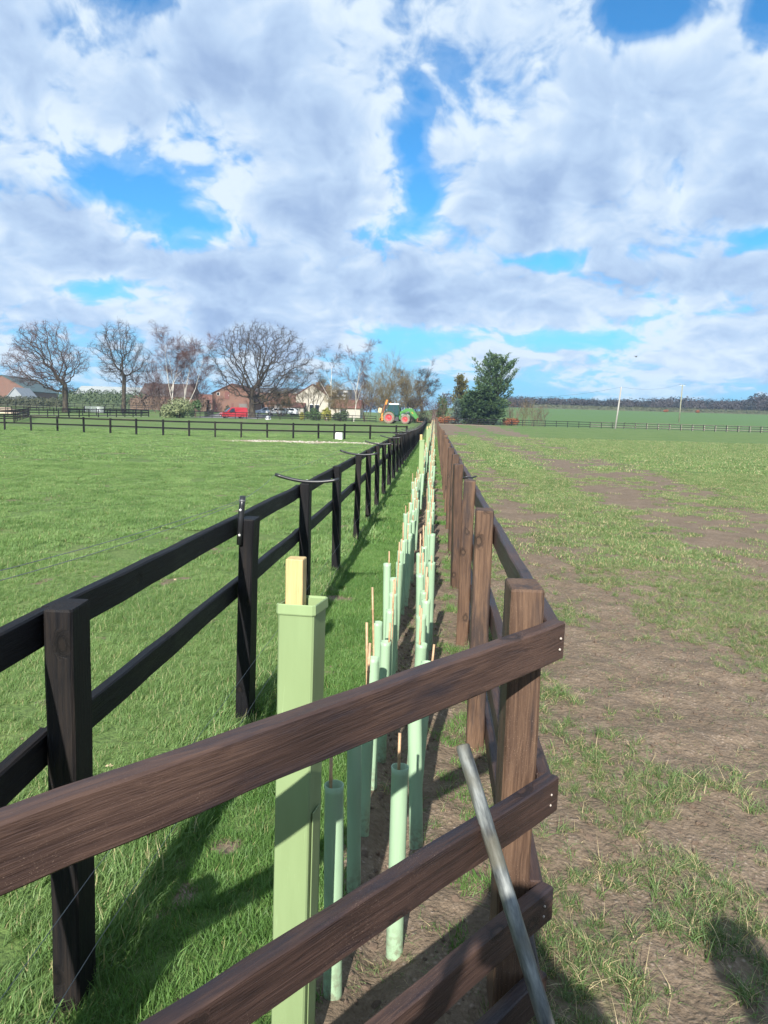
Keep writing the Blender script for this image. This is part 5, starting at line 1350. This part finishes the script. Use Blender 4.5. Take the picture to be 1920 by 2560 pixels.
building('brick_barn_wing', 'low brick wing with tiled roof behind the largest oak trunk', 680, 1010, 182, 12.0, 6, 2.6, 4.9, M['brick'], M['tile'], 'x', 0, [('window', -3, 1.4, 1, .9), ('grey', 1.5, 1.1, 1.8, 2.1)])
building('brick_cottage', 'little red brick outbuilding left of the brick barn', 515, 1008, 190, 4.6, 6, 2.2, 4.2, M['brick'], M['tile'], 'x', 0, [('grey', .8, 1, 1, 1.9)])
building('cream_house', 'cream rendered house with gable, dark French windows and brick chimneys', 780, 1018, 165, 7.3, 11, 4.5, 6.9, M['render'], M['tile'], 'y', R(-8),
         [('pane', -2.0, 1.35, .85, 2.4), ('pane', -.1, 1.35, .85, 2.4), ('pane', 1.15, 1.35, .85, 2.4)], [(.8, 2.5, 6.4, .9, 1.1), (1.9, 7.5, 5.4, .9, 1.6)])
building('house_extension', 'single-storey cream extension with red tiled roof beside the white birch', 858, 1019, 166, 7.6, 6, 2.35, 4.0, M['render'], M['tile'], 'x', R(-4), [('window', .0, 1.35, 1.6, 1.5)])
building('house_porch', 'low cream lean-to at the left side of the cream house', 742, 1018, 163, 3.0, 4, 1.9, 2.7, M['render'], M['tile'], 'x', 0, [('window', 0, 1.1, .8, .9)])
building('slate_range', 'long dark slate-roofed range with white rooflights behind the house', 755, 1000, 215, 31, 12, 3.2, 6.9, M['brick'], M['slate'], 'x', 0, [('window', -8, 1.6, 1.2, 1.2), ('window', 10, 1.6, 1.2, 1.2)], lights=[(-13, .45), (-9.5, .6), (-6, .45), (-2.5, .6), (9, .8), (9.6, .5), (12.2, .85), (12.0, .55), (11.6, .25)])
building('green_barn', 'big barn with dark green sheet roof at the far left behind the hedge', 6, 1004, 205, 15.5, 22, 3.9, 8.0, M['brick'], M['greenroof'], 'y', R(6), [('grey', -3, 1.6, 3.2, 3.2)])
building('pale_lean_to', 'pale grey sheeted gable beside the green-roofed barn', 38, 1004, 196, 4.6, 8, 2.0, 4.6, M['palegrey'], M['palegrey'], 'y', 0, [('window', .5, 1.2, 1.2, 1.0)])
building('pale_shed', 'long low shed with a pale sheet roof behind the dark hedge', 280, 1000, 232, 24, 14, 3.6, 6.2, M['palegrey'], M['paleroof'], 'x', 0, [('grey', -4, 1.5, 3, 3)])
building('brown_barn', 'brown-roofed barn behind the birch scrub', 412, 1000, 222, 15, 12, 3.8, 7.4, M['brick'], M['brownroof'], 'x', 0, [('grey', 2, 1.5, 3, 3)])
# ================================================================== vehicles
def wheel(parent, c, r, w, tyre, rim, lugs=0, n=20, rimr=.6):
    t = MB().lathe([(r * rimr, -w / 2), (r * .9, -w / 2), (r, -w * .36), (r, w * .36), (r * .9, w / 2), (r * rimr, w / 2)], 'y', c, n)
    if lugs:
        for k in range(lugs):
            a = 2 * math.pi * k / lugs
            for s in (-1, 1):
                aa = a + (math.pi / lugs if s > 0 else 0)
                t.quadbox((c[0] + math.cos(aa) * r * 1.0, c[1] + s * w * .25, c[2] + math.sin(aa) * r * 1.0), (r * .09, w * .5, r * .13), Matrix.Rotation(-aa, 3, 'Y') @ Matrix.Rotation(s * .5, 3, 'X'))
    wo = t.build('wheel', tyre, parent, smooth=False)
    rm = MB()
    for s in (-1, 1): rm.lathe([(0, s * w * .22), (r * .18, s * w * .24), (r * .2, s * w * .15), (r * rimr * .86, s * w * .28), (r * rimr * 1.0, s * w * .46), (r * rimr * 1.01, s * w * .40)], 'y', c, n)
    rm.build('rim', rim, wo, smooth=True)
    return wo
def car(name, label, u, vb, Y, rz, L, W, H, prof, glass, paint, dz=0.0, group=None, wr=.31, plate=None):
    """prof: side outline (x, z) of the body; glass: list of side-window polygons"""
    b = at(u, vb, Y); e = empty(name, (b.x, Y, gz1(b.x, Y) + dz), rz); tag(e, label, 'van' if 'van' in name else 'car', group)
    # loft the outline across five stations so that roof and bonnet round over
    mb = MB(); st = [(-W / 2, .90, .0), (-W / 2 * .97, .985, .0), (-W / 2 * .75, 1.0, 1), (W / 2 * .75, 1.0, 1), (W / 2 * .97, .985, 0), (W / 2, .90, 0)]; n = len(prof); zb_ = min(z for x, z in prof)
    for (y, k, _) in st:
        for (x, z) in prof:
            inward = 1.0
            zz = z if z < H * .5 else H * .5 + (z - H * .5) * (k if k < .99 else 1.0)
            tumble = 1 - .16 * max(0, (z - H * .52) / (H * .48)); mb.v.append((x * (.985 if k < .95 else 1), y * tumble, zz))
    for j in range(len(st) - 1):
        for i in range(n): p = j * n + i; q = j * n + (i + 1) % n; mb.f.append((p, q, q + n, p + n)); mb.mi.append(0)
    mb.f.append(tuple(range(n))[::-1]); mb.f.append(tuple((len(st) - 1) * n + i for i in range(n))); mb.mi += [0, 0]
    body = mb.build('body', paint, e)
    for gl in glass:
        kind, poly = gl
        if kind == 'side':
            for s in (-1, 1):
                w_ = MB(); o = len(w_.v)
                for (x, z) in poly: w_.v.append((x, s * (W / 2 * (1 - .16 * max(0, (z - H * .52) / (H * .48))) + .012), z))
                w_.f.append(tuple(range(len(poly)))); w_.mi.append(0)
                for (x, z) in poly: w_.v.append((x, s * (W / 2 * .8), z))
                m_ = len(poly)
                for i in range(m_): w_.f.append((i, (i + 1) % m_, m_ + (i + 1) % m_, m_ + i)); w_.mi.append(0)
                w_.build('window', M['pane'], e)
        else:
            (x0, z0), (x1, z1) = poly; d = Vector((x1 - x0, 0, z1 - z0)).normalized(); nrm = Vector((d.z, 0, -d.x)); nrm = nrm if nrm.x * (1 if x0 > 0 else -1) > 0 else -nrm
            w_ = MB(); k0 = W / 2 * .86; k1 = W / 2 * .76
            for off in (.015, -.04):
                for (x, z, k) in ((x0, z0, k0), (x1, z1, k1)):
                    for s in (-1, 1): w_.v.append((x + nrm.x * off, s * k, z + nrm.z * off))
            w_.f = [(0, 1, 3, 2), (4, 5, 7, 6), (0, 1, 5, 4), (2, 3, 7, 6), (0, 2, 6, 4), (1, 3, 7, 5)]; w_.mi = [0] * 6; w_.build('windscreen', M['pane'], e)
    for x in (L * .31, -L * .29):
        for s in (-1, 1): wheel(e, (x, s * (W / 2 - .10), wr), wr, .2, M['tyre'], M['alloy'])
    for s in (-1, 1):
        MB().quadbox((L / 2 - .10, s * W * .36, H * .42), (.16, .30, .16), bev=.04).build('headlight', M['lamp'], e)
        MB().quadbox((-L / 2 + .04, s * W * .42, H * .5), (.08, .14, .34), bev=.03).build('tail_light', M['redlamp'], e)
        MB().quadbox((L * .17, s * (W / 2 + .09), H * .56), (.12, .18, .16), bev=.04).build('mirror', M['blackplastic'], e)
    MB().quadbox((L / 2 - .02, 0, .34), (.14, W * .96, .26), bev=.05).build('bumper', M['bumper'], e); MB().quadbox((L / 2 + .055, 0, .36), (.02, .5, .11)).build('number_plate', M['frame'], e)
    return e
M['tyre'] = plain('tyre_rubber', (.025, .024, .023), .85, 0, .2, 10); M['alloy'] = plain('wheel_grey', (.35, .35, .36), .4, .5); M['lamp'] = plain('headlamp', (.75, .76, .78), .15); M['redlamp'] = plain('red_lamp', (.35, .02, .02), .2); M['bumper'] = plain('dark_bumper', (.05, .055, .065), .5)
M['redpaint'] = plain('red_paint', (.31, .017, .024), .35, 0, .06, 2); M['whitepaint'] = plain('white_paint', (.72, .73, .74), .3, 0, .04, 2); M['bluepaint'] = plain('blue_grey_paint', (.10, .14, .20), .35, 0, .06, 2)
vanp = [(-2.15, .30), (2.12, .28), (2.20, .55), (2.12, .86), (1.32, 1.06), (.62, 1.70), (.2, 1.82), (-1.9, 1.84), (-2.12, 1.72), (-2.2, .9)]
car('red_van', 'small red delivery van parked behind the black three-rail fence', 584, 1045, 125.5, R(205), 4.35, 1.8, 1.84, vanp, [('side', [(1.0, 1.06), (.50, 1.62), (.0, 1.66), (.0, 1.06)]), ('front', ((1.34, 1.08), (.66, 1.70)))], M['redpaint'], .03)
estp = [(-2.25, .30), (2.18, .28), (2.25, .55), (2.15, .78), (1.1, .95), (.35, 1.42), (-.2, 1.5), (-1.6, 1.46), (-2.2, .98), (-2.28, .7)]
eg = [('side', [(.85, .97), (.28, 1.36), (-.3, 1.42), (-.35, .97)]), ('side', [(-.43, .97), (-.40, 1.42), (-1.45, 1.38), (-1.85, .99)]), ('front', ((1.08, .97), (.37, 1.42)))]
CG = 'cars parked in front of the cream house'
car('parked_car', 'white estate car parked side-on beyond the largest oak', 692, 1017, 157, R(180), 4.5, 1.8, 1.5, estp, eg, M['whitepaint'], .03, CG)
car('parked_car', 'second white car half hidden behind the white estate', 718, 1016, 162, R(176), 4.4, 1.8, 1.45, estp, eg, M['whitepaint'], .03, CG)
car('parked_car', 'blue-grey car nearest the oak trunk in the yard', 664, 1018, 160, R(195), 4.3, 1.8, 1.6, estp, eg, M['bluepaint'], .03, CG)
# white mounting block and birch sapling by the drive
mbk = at(671, 1046, 121.6)
e = empty('white_block', (mbk.x, 121.3, gz1(mbk.x, 121.3) - .02)); tag(e, 'white domed block standing before the three-rail fence', 'block')
MB().lathe([(.50, 0), (.50, .25), (.44, .30), (.30, .52), (.16, .60), (0, .62)], n=14).build('body', M['whitepaint'], e, smooth=True)
# ---- tractor
M['tgreen'] = plain('tractor_dark_green', (.020, .085, .035), .35, 0, .1, 2); M['lgreen'] = plain('loader_light_green', (.058, .20, .040), .35, 0, .1, 2); M['tred'] = plain('wheel_red', (.44, .042, .046), .5, 0, .1, 2); M['mud'] = plain('muddy_tyre', (.20, .155, .12), .95, 0, .3, 6); M['grey'] = plain('dark_grey_metal', (.05, .052, .056), .5, .2); M['orange'] = plain('flail_orange', (.62, .22, .025), .5, 0, .25, 3); M['cream'] = plain('cream_tank', (.70, .52, .26), .5); M['cabglass'] = plain('cab_glass', (.022, .055, .060), .06, 0, .1, 1); M['rust'] = plain('rusty_arm', (.20, .075, .03), .7, 0, .3, 4)
TY = 115.5; tb = at(996, 1058.5, TY)
T = empty('tractor', (tb.x, TY, gz1(tb.x, TY) + .0), R(-14)); tag(T, 'green tractor with red wheels, front loader and orange hedge cutter', 'tractor')
RX, FX = -1.30, 1.28
for s in (-1, 1):
    wheel(T, (RX, s * .92, .90), .88, .58, M['mud'], M['tred'], 18, 24, .60); wheel(T, (FX, s * .90, .72), .70, .48, M['mud'], M['tred'], 16, 22, .60)
hood = MB(); sec = [(-.42, .95, .62, 1.62), (.6, .95, .60, 1.70), (1.6, .92, .52, 1.60), (1.95, .88, .44, 1.42)]
for (x, z0, hw, z1) in sec: hood.v += [(x, -hw * .8, z0), (x, hw * .8, z0), (x, hw, z0 + .3), (x, hw * .9, z1 - .15), (x, hw * .5, z1), (x, -hw * .5, z1), (x, -hw * .9, z1 - .15), (x, -hw, z0 + .3)]
for j in range(3):
    for i in range(8): p = j * 8 + i; q = j * 8 + (i + 1) % 8; hood.f.append((p, q, q + 8, p + 8)); hood.mi.append(0)
hood.f += [tuple(range(8)), tuple(24 + i for i in range(8))]; hood.mi += [0, 0]; hood.build('bonnet', M['tgreen'], T)
MB().quadbox((.1, 0, .78), (3.2, .62, .42), bev=.06).quadbox((FX, 0, .66), (.34, 1.4, .26), bev=.04).quadbox((RX, 0, .9), (.5, 1.3, .42), bev=.05).build('chassis', M['grey'], T)
for s in (-1, 1):
    fd = MB()
    for k in range(11):
        a = R(10 + 160 * k / 10); r0, r1 = .96, 1.04
        for (rr, y) in ((r0, .62), (r1, .62), (r1, 1.22), (r0, 1.22)): fd.v.append((RX + math.cos(a) * rr, s * y, .90 + math.sin(a) * rr))
    for k in range(10):
        for i in range(4): p = k * 4 + i; q = k * 4 + (i + 1) % 4; fd.f.append((p, q, q + 4, p + 4)); fd.mi.append(0)
    fd.f += [(0, 1, 2, 3), (40, 41, 42, 43)]; fd.mi += [0, 0]; fd.build('mudguard', M['tgreen'], T)
    MB().quadbox((-.15, s * .72, .72), (.75, .36, .7), bev=.06).build('step_tank', M['grey'], T)
cab = MB(); c0 = [(-1.45, 1.45), (.12, 1.25), (.20, 2.10), (-.02, 2.86), (-1.30, 2.86), (-1.58, 2.1)]
cab.v = [(x, -.70 - (.06 if z < 2.4 else 0), z) for x, z in c0] + [(x, .70 + (.06 if z < 2.4 else 0), z) for x, z in c0]
cab.f = [tuple(range(6))[::-1], tuple(range(6, 12))] + [(i, (i + 1) % 6, 6 + (i + 1) % 6, 6 + i) for i in range(6)]; cab.mi = [0] * 8; cb = cab.build('cab', M['cabglass'], T)
for s in (-1, 1):
    for pa in ([(-1.47, 1.45), (-1.60, 2.1), (-1.32, 2.88)], [(.13, 1.25), (.22, 2.1), (0, 2.88)], [(-.55, 1.3), (-.60, 2.1), (-.62, 2.88)]): MB().tube([(x, s * .765 if z < 2.4 else s * .715, z) for x, z in pa], .045, 6).build('pillar', M['tgreen'] if pa[0][0] != -.55 else M['grey'], cb)
    MB().tube([(.25, s * .78, 2.5), (.42, s * 1.15, 2.55)], .018, 5).quadbox((.42, s * 1.2, 2.38), (.08, .2, .38), bev=.02).build('mirror', M['blackplastic'], cb)
MB().quadbox((-.66, 0, 2.96), (1.62, 1.46, .20), bev=.08).build('cab_roof', M['whitepaint'], T)
MB().tube([(.28, -.62, 1.3), (.28, -.62, 2.3), (.28, -.62, 3.12)], [.10, .085, .06], 10).build('exhaust', M['grey'], T, smooth=True)
MB().lathe([(0, .16), (.06, .15), (.07, 0)], n=8, c=(-1.2, -.5, 3.05)).build('beacon', M['orange'], T)
ld = None
for s in (-1, 1):
    path = [(.25, 1.55), (.75, 1.88), (1.35, 2.16), (1.85, 2.16), (2.35, 1.65), (2.95, .85)]
    up_, lo_ = [], []
    for i, (x, z) in enumerate(path):
        hgt_ = (.16, .16, .20, .26, .24, .16)[i]; a = path[max(i - 1, 0)]; b2 = path[min(i + 1, 5)]; tx, tz = b2[0] - a[0], b2[1] - a[1]; l = math.hypot(tx, tz); nx_, nz_ = -tz / l, tx / l
        up_.append((x + nx_ * hgt_, z + nz_ * hgt_)); lo_.append((x - nx_ * hgt_, z - nz_ * hgt_))
    arm = MB().prism(up_ + lo_[::-1], 'y', s * .62 - .07, s * .62 + .07).build('loader_arm', M['lgreen'], T)
    MB().tube([(.75, s * .62, 1.35), (1.9, s * .62, 1.75)], .05, 6).build('ram', M['grey'], arm); MB().tube([(1.75, s * .62, 2.48), (2.75, s * .62, 1.35)], .035, 6).build('ram', M['galv'], arm)
    MB().quadbox((2.3, s * .705, 1.72), (.34, .01, .09), Matrix.Rotation(R(47), 3, 'Y')).build('decal', M['orange'], arm)
    MB().quadbox((.35, s * .55, 1.15), (.28, .16, 1.0), bev=.03).build('loader_bracket', M['lgreen'], T)
MB().tube([(2.9, -.62, .9), (2.9, .62, .9)], .07, 8).build('loader_crossbar', M['lgreen'], T)
MB().quadbox((3.08, 0, .70), (.12, 1.3, .62), bev=.03).quadbox((3.5, -.4, .42), (.9, .09, .06)).quadbox((3.5, .4, .42), (.9, .09, .06)).build('pallet_fork', M['rust'], T)
hc = MB().quadbox((-2.45, 0, .95), (.30, 1.2, 1.1), bev=.04).quadbox((-2.2, 0, .65), (.6, .7, .12)).build('hedge_cutter', M['orange'], T)
MB().tube([(-2.65, -.15, 1.15), (-2.35, -.2, 2.1), (-1.98, -.25, 3.45)], [.13, .12, .10], 6).build('cutter_arm', M['rust'], hc)
MB().quadbox((-1.92, -.25, 3.25), (.26, .2, .75), Matrix.Rotation(R(14), 3, 'Y'), .03).build('cutter_joint', M['orange'], hc)
MB().quadbox((-2.9, -.25, 1.98), (.52, .5, .72), Matrix.Rotation(R(8), 3, 'Y'), .06).build('oil_tank', M['cream'], hc)
MB().lathe([(.24, -.6), (.30, -.55), (.30, .55), (.24, .6)], 'y', (-2.55, -.1, .62), 12).build('flail_head', M['orange'], hc)
# ---- bird
bd = at(1590, 892, 90.0); e = empty('bird', bd, R(30)); tag(e, 'tiny dark bird flying above the far field', 'bird')
bm_ = MB(); bm_.lathe([(0, -.16), (.035, -.10), (.05, 0), (.03, .09), (.035, .13), (0, .18)], 'x', n=8); bm_.build('body', M['blackplastic'], e, smooth=True)
for s in (-1, 1):
    w_ = MB(); w_.v = [(.06, 0, .01), (-.05, 0, .01), (.05, s * .16, .12), (-.07, s * .16, .12), (-.06, s * .36, .06), (.06, 0, -.01), (-.05, 0, -.01), (.05, s * .16, .105), (-.07, s * .16, .105)]
    w_.f = [(0, 1, 3, 2), (2, 3, 4), (5, 6, 8, 7), (7, 8, 4), (0, 2, 7, 5), (1, 3, 8, 6), (2, 4, 7), (3, 4, 8)]; w_.mi = [0] * 8; w_.build('wing', M['blackplastic'], e)
# ================================================================== the two people whose shadows fall into the picture; they stand behind the camera
def skin(name, joints, edges, mat, parent, root=0, sub=2):
    me = bpy.data.meshes.new(name); me.from_pydata([j[0] for j in joints], edges, []); me.materials.append(mat)
    o = put(name, me, parent)
    m = o.modifiers.new('skin', 'SKIN'); m.use_smooth_shade = True
    lay = me.skin_vertices[0] if me.skin_vertices else None
    if lay is None:
        bm_ = bmesh.new(); bm_.from_mesh(me); bm_.verts.layers.skin.verify(); bm_.to_mesh(me); bm_.free(); lay = me.skin_vertices[0]
    for i, j in enumerate(joints):
        r = j[1]; lay.data[i].radius = r if isinstance(r, tuple) else (r, r); lay.data[i].use_root = (i == root)
    s = o.modifiers.new('sub', 'SUBSURF'); s.levels = sub; s.render_levels = sub
    return o
M['skin'] = plain('skin', (.45, .27, .19), .55); M['jacket'] = plain('navy_jacket', (.03, .035, .055), .85, 0, .2, 12); M['coat'] = plain('green_coat', (.06, .07, .035), .85, 0, .2, 12); M['jeans'] = plain('dark_jeans', (.04, .055, .10), .9, 0, .2, 20); M['boots'] = plain('dark_boots', (.02, .02, .018), .6); M['hair'] = plain('brown_hair', (.05, .03, .02), .6, 0, .3, 60)
def person(loc, rz, label, H, coat, arms):
    e = empty('person', loc, rz); tag(e, label, 'person'); k = H / 1.75
    V = lambda x, y, z: (x * k, y * k, z * k)
    # body: legs, trunk, neck and head, arms ending in hands with five fingers
    J = [(V(0, 0, .95), (.14 * k, .10 * k)), (V(0, 0, 1.15), (.135 * k, .095 * k)), (V(0, .01, 1.36), (.16 * k, .10 * k)), (V(0, .02, 1.46), .07 * k), (V(0, .03, 1.52), .055 * k), (V(0, .04, 1.60), (.072 * k, .088 * k)), (V(0, .04, 1.68), (.070 * k, .085 * k)), (V(0, .03, 1.735), .045 * k)]
    E = [(i, i + 1) for i in range(7)]
    for s in (-1, 1):
        b = len(J); J += [(V(s * .095, 0, .88), .085 * k), (V(s * .10, .02, .50), .058 * k), (V(s * .11, -.01, .10), .040 * k), (V(s * .12, .10, .035), .038 * k), (V(s * .125, .17, .03), .03 * k)]
        E += [(0, b)] + [(b + i, b + i + 1) for i in range(4)]
        b = len(J); el, wr = arms
        J += [(V(s * .19, .01, 1.40), .062 * k), (V(s * el[0], el[1], el[2]), .045 * k), (V(s * wr[0], wr[1], wr[2]), .027 * k)]; E += [(2, b), (b, b + 1), (b + 1, b + 2)]
        w = Vector(V(s * wr[0], wr[1], wr[2])); d = (w - Vector(V(s * el[0], el[1], el[2]))).normalized(); side = d.cross(Vector((1, 0, 0))).normalized()
        b2 = len(J); J.append((tuple(w + d * .06), (.032, .018))); E.append((b + 2, b2))
        for f in range(4):
            a = w + d * .085 + side * (.026 - .0175 * f); l = (.062, .07, .066, .052)[f]; b3 = len(J)
            J += [(tuple(a), .0095), (tuple(a + d * l * .5), .0088), (tuple(a + d * l * .85 + Vector((-s * .02, 0, 0))), .0075)]; E += [(b2, b3), (b3, b3 + 1), (b3 + 1, b3 + 2)]
        b3 = len(J); a = w + d * .045 + side * .034; J += [(tuple(a), .011), (tuple(a + (d + side) * .025), .0095)]; E += [(b2, b3), (b3, b3 + 1)]
    skin('body', J, E, M['skin'], e)
    Jc = [(V(0, 0, .86), (.185 * k, .135 * k)), (V(0, 0, 1.10), (.17 * k, .125 * k)), (V(0, .01, 1.36), (.185 * k, .125 * k)), (V(0, .015, 1.455), .085 * k)]; Ec = [(0, 1), (1, 2), (2, 3)]
    for s in (-1, 1):
        b = len(Jc); Jc += [(V(s * .20, .01, 1.40), .078 * k), (V(s * arms[0][0], arms[0][1], arms[0][2]), .060 * k), (V(s * (arms[1][0] * .9 + arms[0][0] * .1), arms[1][1] * .9 + arms[0][1] * .1, arms[1][2] * .9 + arms[0][2] * .1), .045 * k)]; Ec += [(2, b), (b, b + 1), (b + 1, b + 2)]
    skin('jacket', Jc, Ec, coat, e)
    Jt = [(V(0, 0, .97), (.155 * k, .115 * k)), (V(0, 0, .90), (.16 * k, .12 * k))]; Et = [(0, 1)]
    for s in (-1, 1):
        b = len(Jt); Jt += [(V(s * .10, 0, .80), .098 * k), (V(s * .10, .02, .50), .074 * k), (V(s * .11, -.01, .14), .062 * k)]; Et += [(1, b), (b, b + 1), (b + 1, b + 2)]
        skin('boot', [(V(s * .11, -.02, .16), .056 * k), (V(s * .115, 0, .055), .052 * k), (V(s * .12, .11, .042), .045 * k), (V(s * .125, .18, .038), .036 * k)], [(0, 1), (1, 2), (2, 3)], M['boots'], e)
    skin('trousers', Jt, Et, M['jeans'], e)
    h = MB(); h.lathe([(.0, .118), (.05, .108), (.083, .075), (.096, .03), (.094, -.02), (.078, -.05)], n=14)
    for i, v in enumerate(h.v):
        if v[1] > .045 and v[2] < .055: h.v[i] = (v[0], .045, v[2])
    h.build('hair', M['hair'], e, V(0, .02, 1.655), smooth=True)
    # face: eyes, nose, mouth, ears
    for s in (-1, 1):
        MB().lathe([(0, .012), (.009, .008), (.012, 0), (.009, -.008), (0, -.012)], n=8, c=(s * .031, .118 * k, 1.625 * k)).build('eye', M['whitepaint'], e, smooth=True)
        MB().lathe([(0, .03), (.012, .022), (.016, 0), (.01, -.024), (0, -.03)], n=8, c=(s * .078, .035, 1.615 * k)).build('ear', M['skin'], e, smooth=True)
    MB().prism([(.118 * k, 1.635 * k), (.148 * k, 1.590 * k), (.118 * k, 1.585 * k)], 'x', -.013, .013).build('nose', M['skin'], e); MB().quadbox((0, .117 * k, 1.556 * k), (.046, .012, .011), bev=.004).build('mouth', M['doorred'], e)
    return e
person((0.0, -0.50, gz1(0, -.5)), 0.0, 'person in a navy jacket raising both arms to take the photograph', 1.74, M['jacket'], ((.27, .14, 1.18), (.13, .26, 1.40)))
person((0.68, -0.58, gz1(.68, -.58)), R(-6), 'person in a green coat standing beside the photographer', 1.66, M['coat'], ((.25, -.02, 1.12), (.24, .08, .88)))
# ================================================================== air
def haze_box():
    m = bpy.data.materials.new('haze'); m.use_nodes = True; t = NT(m.node_tree); t.N.clear()
    o = t.n('ShaderNodeOutputMaterial'); v = t.n('ShaderNodeVolumePrincipled'); v.inputs['Color'].default_value = (.45, .66, .95, 1); v.inputs['Density'].default_value = 0.00028; v.inputs['Anisotropy'].default_value = 0.0
    t.L.new(v.outputs[0], o.inputs['Volume'])
    mb = MB().quadbox((0, 420, 24), (1760, 1000, 56)); h = mb.build('haze', m); tag(h, 'thin pale blue haze over the far fields', None, None, 'stuff')
haze_box()
